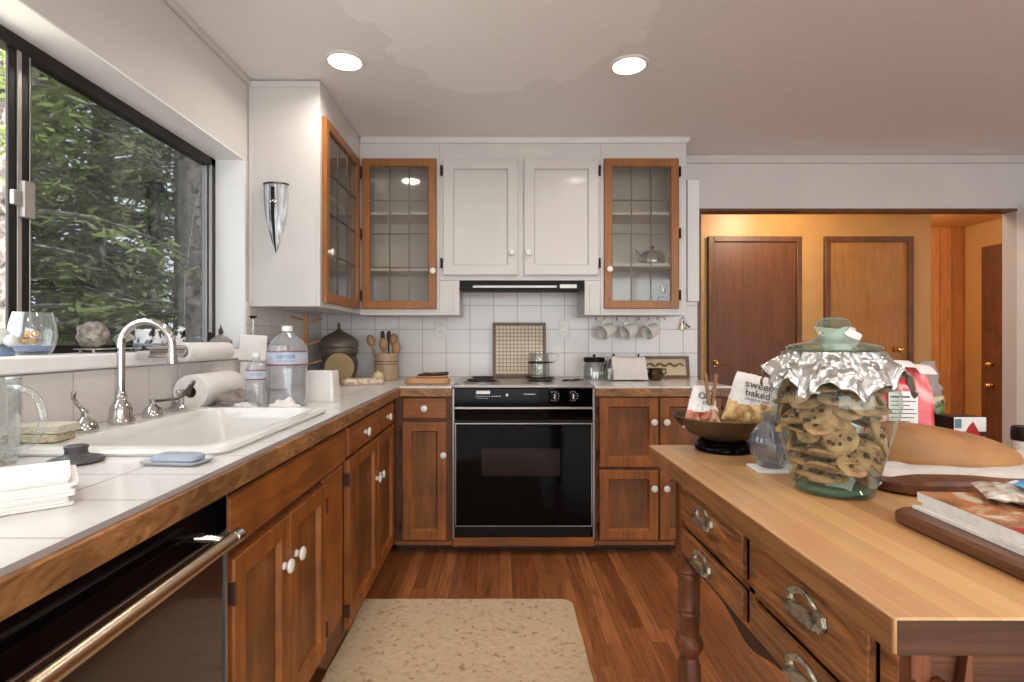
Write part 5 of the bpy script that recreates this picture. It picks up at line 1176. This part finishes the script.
# white twisted bag behind the jar
t = thing('flour_bag', 'white paper bag with twisted top standing behind the cookie jar', 'bag', (.826, 1.285, Z0))
mb = MB(); rings = []
for k in range(26):
    s_ = k/25; z = .325*s_; w = .052 if s_ < .6 else .052-.038*(s_-.6)/.15 if s_ < .75 else .014+.030*(s_-.75)/.25; ring = []
    for i in range(36):
        a = 2*PI*i/36; q = w*(1+(.12+.5*max(0, s_-.6))*noise.noise(Vector((math.cos(a)*2.5, math.sin(a)*2.5, z*30)))); ring.append((q*math.cos(a)*(1.1), q*math.sin(a)*.8, z+(.012*math.sin(a*3) if s_ > .9 else 0)))
    rings.append(ring)
mb.loft(rings).build('bag_body', M['paper'], t, ang=1)
# pink flour-like bag
M['pink'] = splotch('pink_red_bag_print', [(.36, (206, 40, 52)), (.47, (222, 74, 80)), (.56, (238, 140, 140)), (.7, (240, 176, 172))], 13, .3, dist=2.0, detail=1, coat=.3)
t = thing('pink_bag', 'pink and red paper bag with folded top and nutrition panel', 'bag', (.998, 1.380, Z0), -.12)
w, d, h = .104, .05, .228
prof_ = [rrect(-w, -d, w, d, .012, 0), rrect(-w-.003, -d-.004, w+.002, d+.004, .014, .03), rrect(-w, -d-.002, w, d+.002, .012, .10), rrect(-w+.002, -d+.002, w-.002, d-.002, .010, .17), rrect(-w+.004, -.020, w-.004, .020, .004, h), rrect(-w+.006, -.004, w-.006, .004, .0015, h+.012)]
MB().loft(prof_).build('bag_body', M['pink'], t)
def fold(u, v):
    x = -w+.004+(2*w-.008)*u; return (x-.02*v*0, .004-.062*v-.002, h+.011-.004*v+.020*math.sin(v*2.6)*(.7+.3*math.sin(u*3.2))-.022*v*(1 if u > .8 else .3))
sheet(fold, 16, 10, .002).build('folded_top', [plain('pale_pink_paper', (236, 208, 204), .6)], t)
pn = MB().box(-.010, -d-.0062, .048, .058, -d-.0045, .175).build('nutrition_panel', M['plast'], t)
mb = MB()
for k in range(11): mb.box(-.006, -d-.0068, .057+.0102*k, -.006+(.060 if k % 3 == 0 else .045+.01*(k % 2)), -d-.0062, .0592+.0102*k+(.002 if k in (3, 10) else 0))
mb.build('panel_lines', M['darkink'], pn)
mb = MB()
for k in range(2): mb.box(-.035, -d-.0058, .030+.008*k, .045, -d-.0042, .033+.008*k)
mb.build('panel_lines', M['redink'], t)
t = printed_bag('green_bag', 'narrow green and brown snack bag right of the pink bag', 'bag', (1.205, 1.455, Z0), (-.05, -.05, .1), .085, .245, .04, [M['greycloth'], splotch('green_leaf_print', [(.4, (24, 40, 20)), (.55, (76, 112, 48)), (.65, (150, 140, 60))], 30, .4)], .52, 9, .55)
MB().lathe([(0.0355, 0), (.037, 0), (.037, .018), (.0355, .018)], seg=24, sy=.6, loop=True).build('paper_band', plain('tan_band', (190, 172, 140), .7), t, loc=(0, 0, .13))
t = thing('snack_box', 'white, red and dark printed box right of the green bag', 'box', (1.235, 1.41, Z0))
t.scale = (.56, 1, 1.1)
MB().box(-.075, -.03, 0, .075, .03, .092).build('carton', plain('dark_printed_carton', (46, 22, 24), .4), t, bevel=.002)
MB().box(-.0752, -.0312, .058, .0752, -.0301, .0921).build('white_band', M['ceramic'], t)
MB().prism([(-.035, .045), (.05, .045), (.03, .066), (.012, .082), (-.008, .070)], 'Y', -.0325, -.0313).build('red_shape', M['redpaint'], t)
MB().box(-.072, -.0322, .066, -.042, -.0313, .088).build('blue_patch', plain('slate_blue_print', (84, 112, 130), .5), t)
textmesh('box_text', 'BROWNIE', .030, M['ceramic'], t, (.006, -.0328, .035), (PI/2, 0, 0), sx=.9)
# overturned wooden dough bowl on a cloth
M['bowlwood'] = splotch('worn_blond_wood', [(.30, (112, 74, 40)), (.42, (158, 108, 62)), (.66, (180, 130, 80))], 6, .5, detail=7, dist=.5)
ox, oy = 1.008, 1.205
t = thing('dough_bowl', 'large overturned blond wooden dough bowl on a white cloth', 'wooden bowl', (ox, oy, Z0+.035), .02)
rings = []
for k in range(15):
    th = PI/2*k/14; s_ = math.cos(th)**.75 if k < 14 else .02
    rings.append([(.168*s_*math.cos(a*PI/32)-.045*math.sin(th)**2, .105*s_*math.sin(a*PI/32), .096*math.sin(th)**.9*(1-.42*(.5+.5*math.cos(a*PI/32)*s_))) for a in range(64)])
MB().loft([[(x*.97, y*.97, -.004) for x, y, z in rings[0]]]+rings).build('bowl', M['bowlwood'], t, ang=1)
t = thing('brown_board', 'rounded dark brown wooden board under the cloth, beside the jar', 'board', (.852, 1.052, Z0), .0)
MB().loft([rrect(-.085+q, -.040+q, .24-q, .15-q, .06, z, 10) for q, z in ((.006, 0), (0, .006), (0, .022), (.008, .028))]).build('board', M['board'], t)
def lc(u, v):
    # long white cloth: from the jar's foot, under the dough bowl, out to the right
    x = .742+.70*u; yc = 1.075+.05*min(1, u*4)+.010*math.sin(u*9); hw_ = .045+.10*min(1, u*2.2)
    y = yc+(v-.35)*hw_*1.6
    over = max(0, min(1, (x-.757)/.025))
    z = .0025+over*.030*max(0, min(1, 1-abs(y-1.09)*0)); z += .004*noise.noise(Vector((u*9, v*4, 0)))+.0045
    if v < .18: z -= (.18-v)*.06*over
    return (x, y, Z0+max(z, .0025))
tag(sheet(lc, 60, 20).build('white_cloth', M['cloth'], None), 'long white cloth spread under the overturned dough bowl', 'cloth')
# dark board with magazines
cbx = MB(); th_ = .01
t = thing('cutting_board', 'long dark walnut cutting board with rounded corner, under the magazines', 'cutting board', (.660, .897, Z0), 0)
MB().loft([rrect(0+q, -.31+q, .42-q, 0-q, .03, z, 8) for q, z in ((.004, 0), (0, .004), (0, .016), (.005, .021))]).build('board', M['board'], t, rot=(0, 0, -th_))
M['page'] = plain('magazine_pages', (222, 218, 212), .7, var=.08, nscale=80)
M['cover'] = splotch('magazine_cover_food', [(.32, (70, 50, 34)), (.42, (140, 92, 54)), (.5, (180, 124, 82)), (.54, (188, 84, 52)), (.57, (190, 152, 112)), (.68, (214, 200, 180))], 9, .35, dist=2.5, detail=3, coat=.4)
def magazine(label, x, y, z, rz, w, l, th, cov, ang_=0):
    t = thing('magazine', label, 'magazine', (x, y, z), rz, 'magazines on the cutting board')
    def rg(z_, q=0): return [(q, -l+q, z_), (w-q, -l+q, z_), (w-q, -q, z_), (q, -q, z_)]
    MB().loft([rg(.0006), rg(th-.0006)]).build('pages', M['page'], t)
    MB().box(0, -l, 0, w, 0, .0005).build('back_cover', M['plast'], t); MB().box(0, -l, th-.0005, w, 0, th).build('front_cover', cov, t)
    return t
zb = Z0+.0218
magazine('bottom magazine, white-edged, lowest in the stack on the board', .694, .884, zb, -.05, .26, .215, .005, M['plast'])
magazine('middle white magazine between the two others on the board', .706, .878, zb+.0055, -.12, .25, .205, .006, M['plast'])
t = magazine('top magazine with orange and red food cover, on the board', .704, .886, zb+.0120, -.08, .25, .20, .015, M['cover'])
MB().box(.004, -.198, .0151, .246, -.172, .0157).build('red_band', M['redpaint'], t)
o = pillow(.15, .11, .014, .006, 14, seed=31).build('plastic_bag', splotch('clear_bag_of_oats', [(.35, (150, 120, 92)), (.55, (206, 196, 184)), (.7, (232, 228, 222))], 45, .2, bmp=.4, coat=.5), None, loc=(.815, .770, zb+.0385), rot=(-PI/2, 0, -.55), ang=1.5)
tag(o, 'clear bag of pale oats lying across the magazines', 'bag')
o = pillow(.12, .10, .014, .006, 14, seed=35).build('blue_bag', splotch('blue_white_bag_print', [(.42, (54, 130, 190)), (.5, (120, 180, 215)), (.58, (225, 232, 236))], 13, .25, detail=1, dist=1, coat=.4), None, loc=(.862, .742, zb+.053), rot=(-PI/2, 0, -.15), ang=1.5)
tag(o, 'blue and white glossy snack bag at the right edge', 'bag')
t = thing('spice_jar', 'small dark-capped white jar at the right edge of the island', 'jar', (1.305, 1.30, Z0))
MB().lathe([(0, 0), (.026, 0), (.028, .003), (.028, .055)], seg=24).build('vessel', M['ceramic'], t)
MB().lathe([(.029, .0555), (.030, .057), (.030, .085), (.027, .09), (0, .09)], seg=24).build('cap', M['hinge'], t)
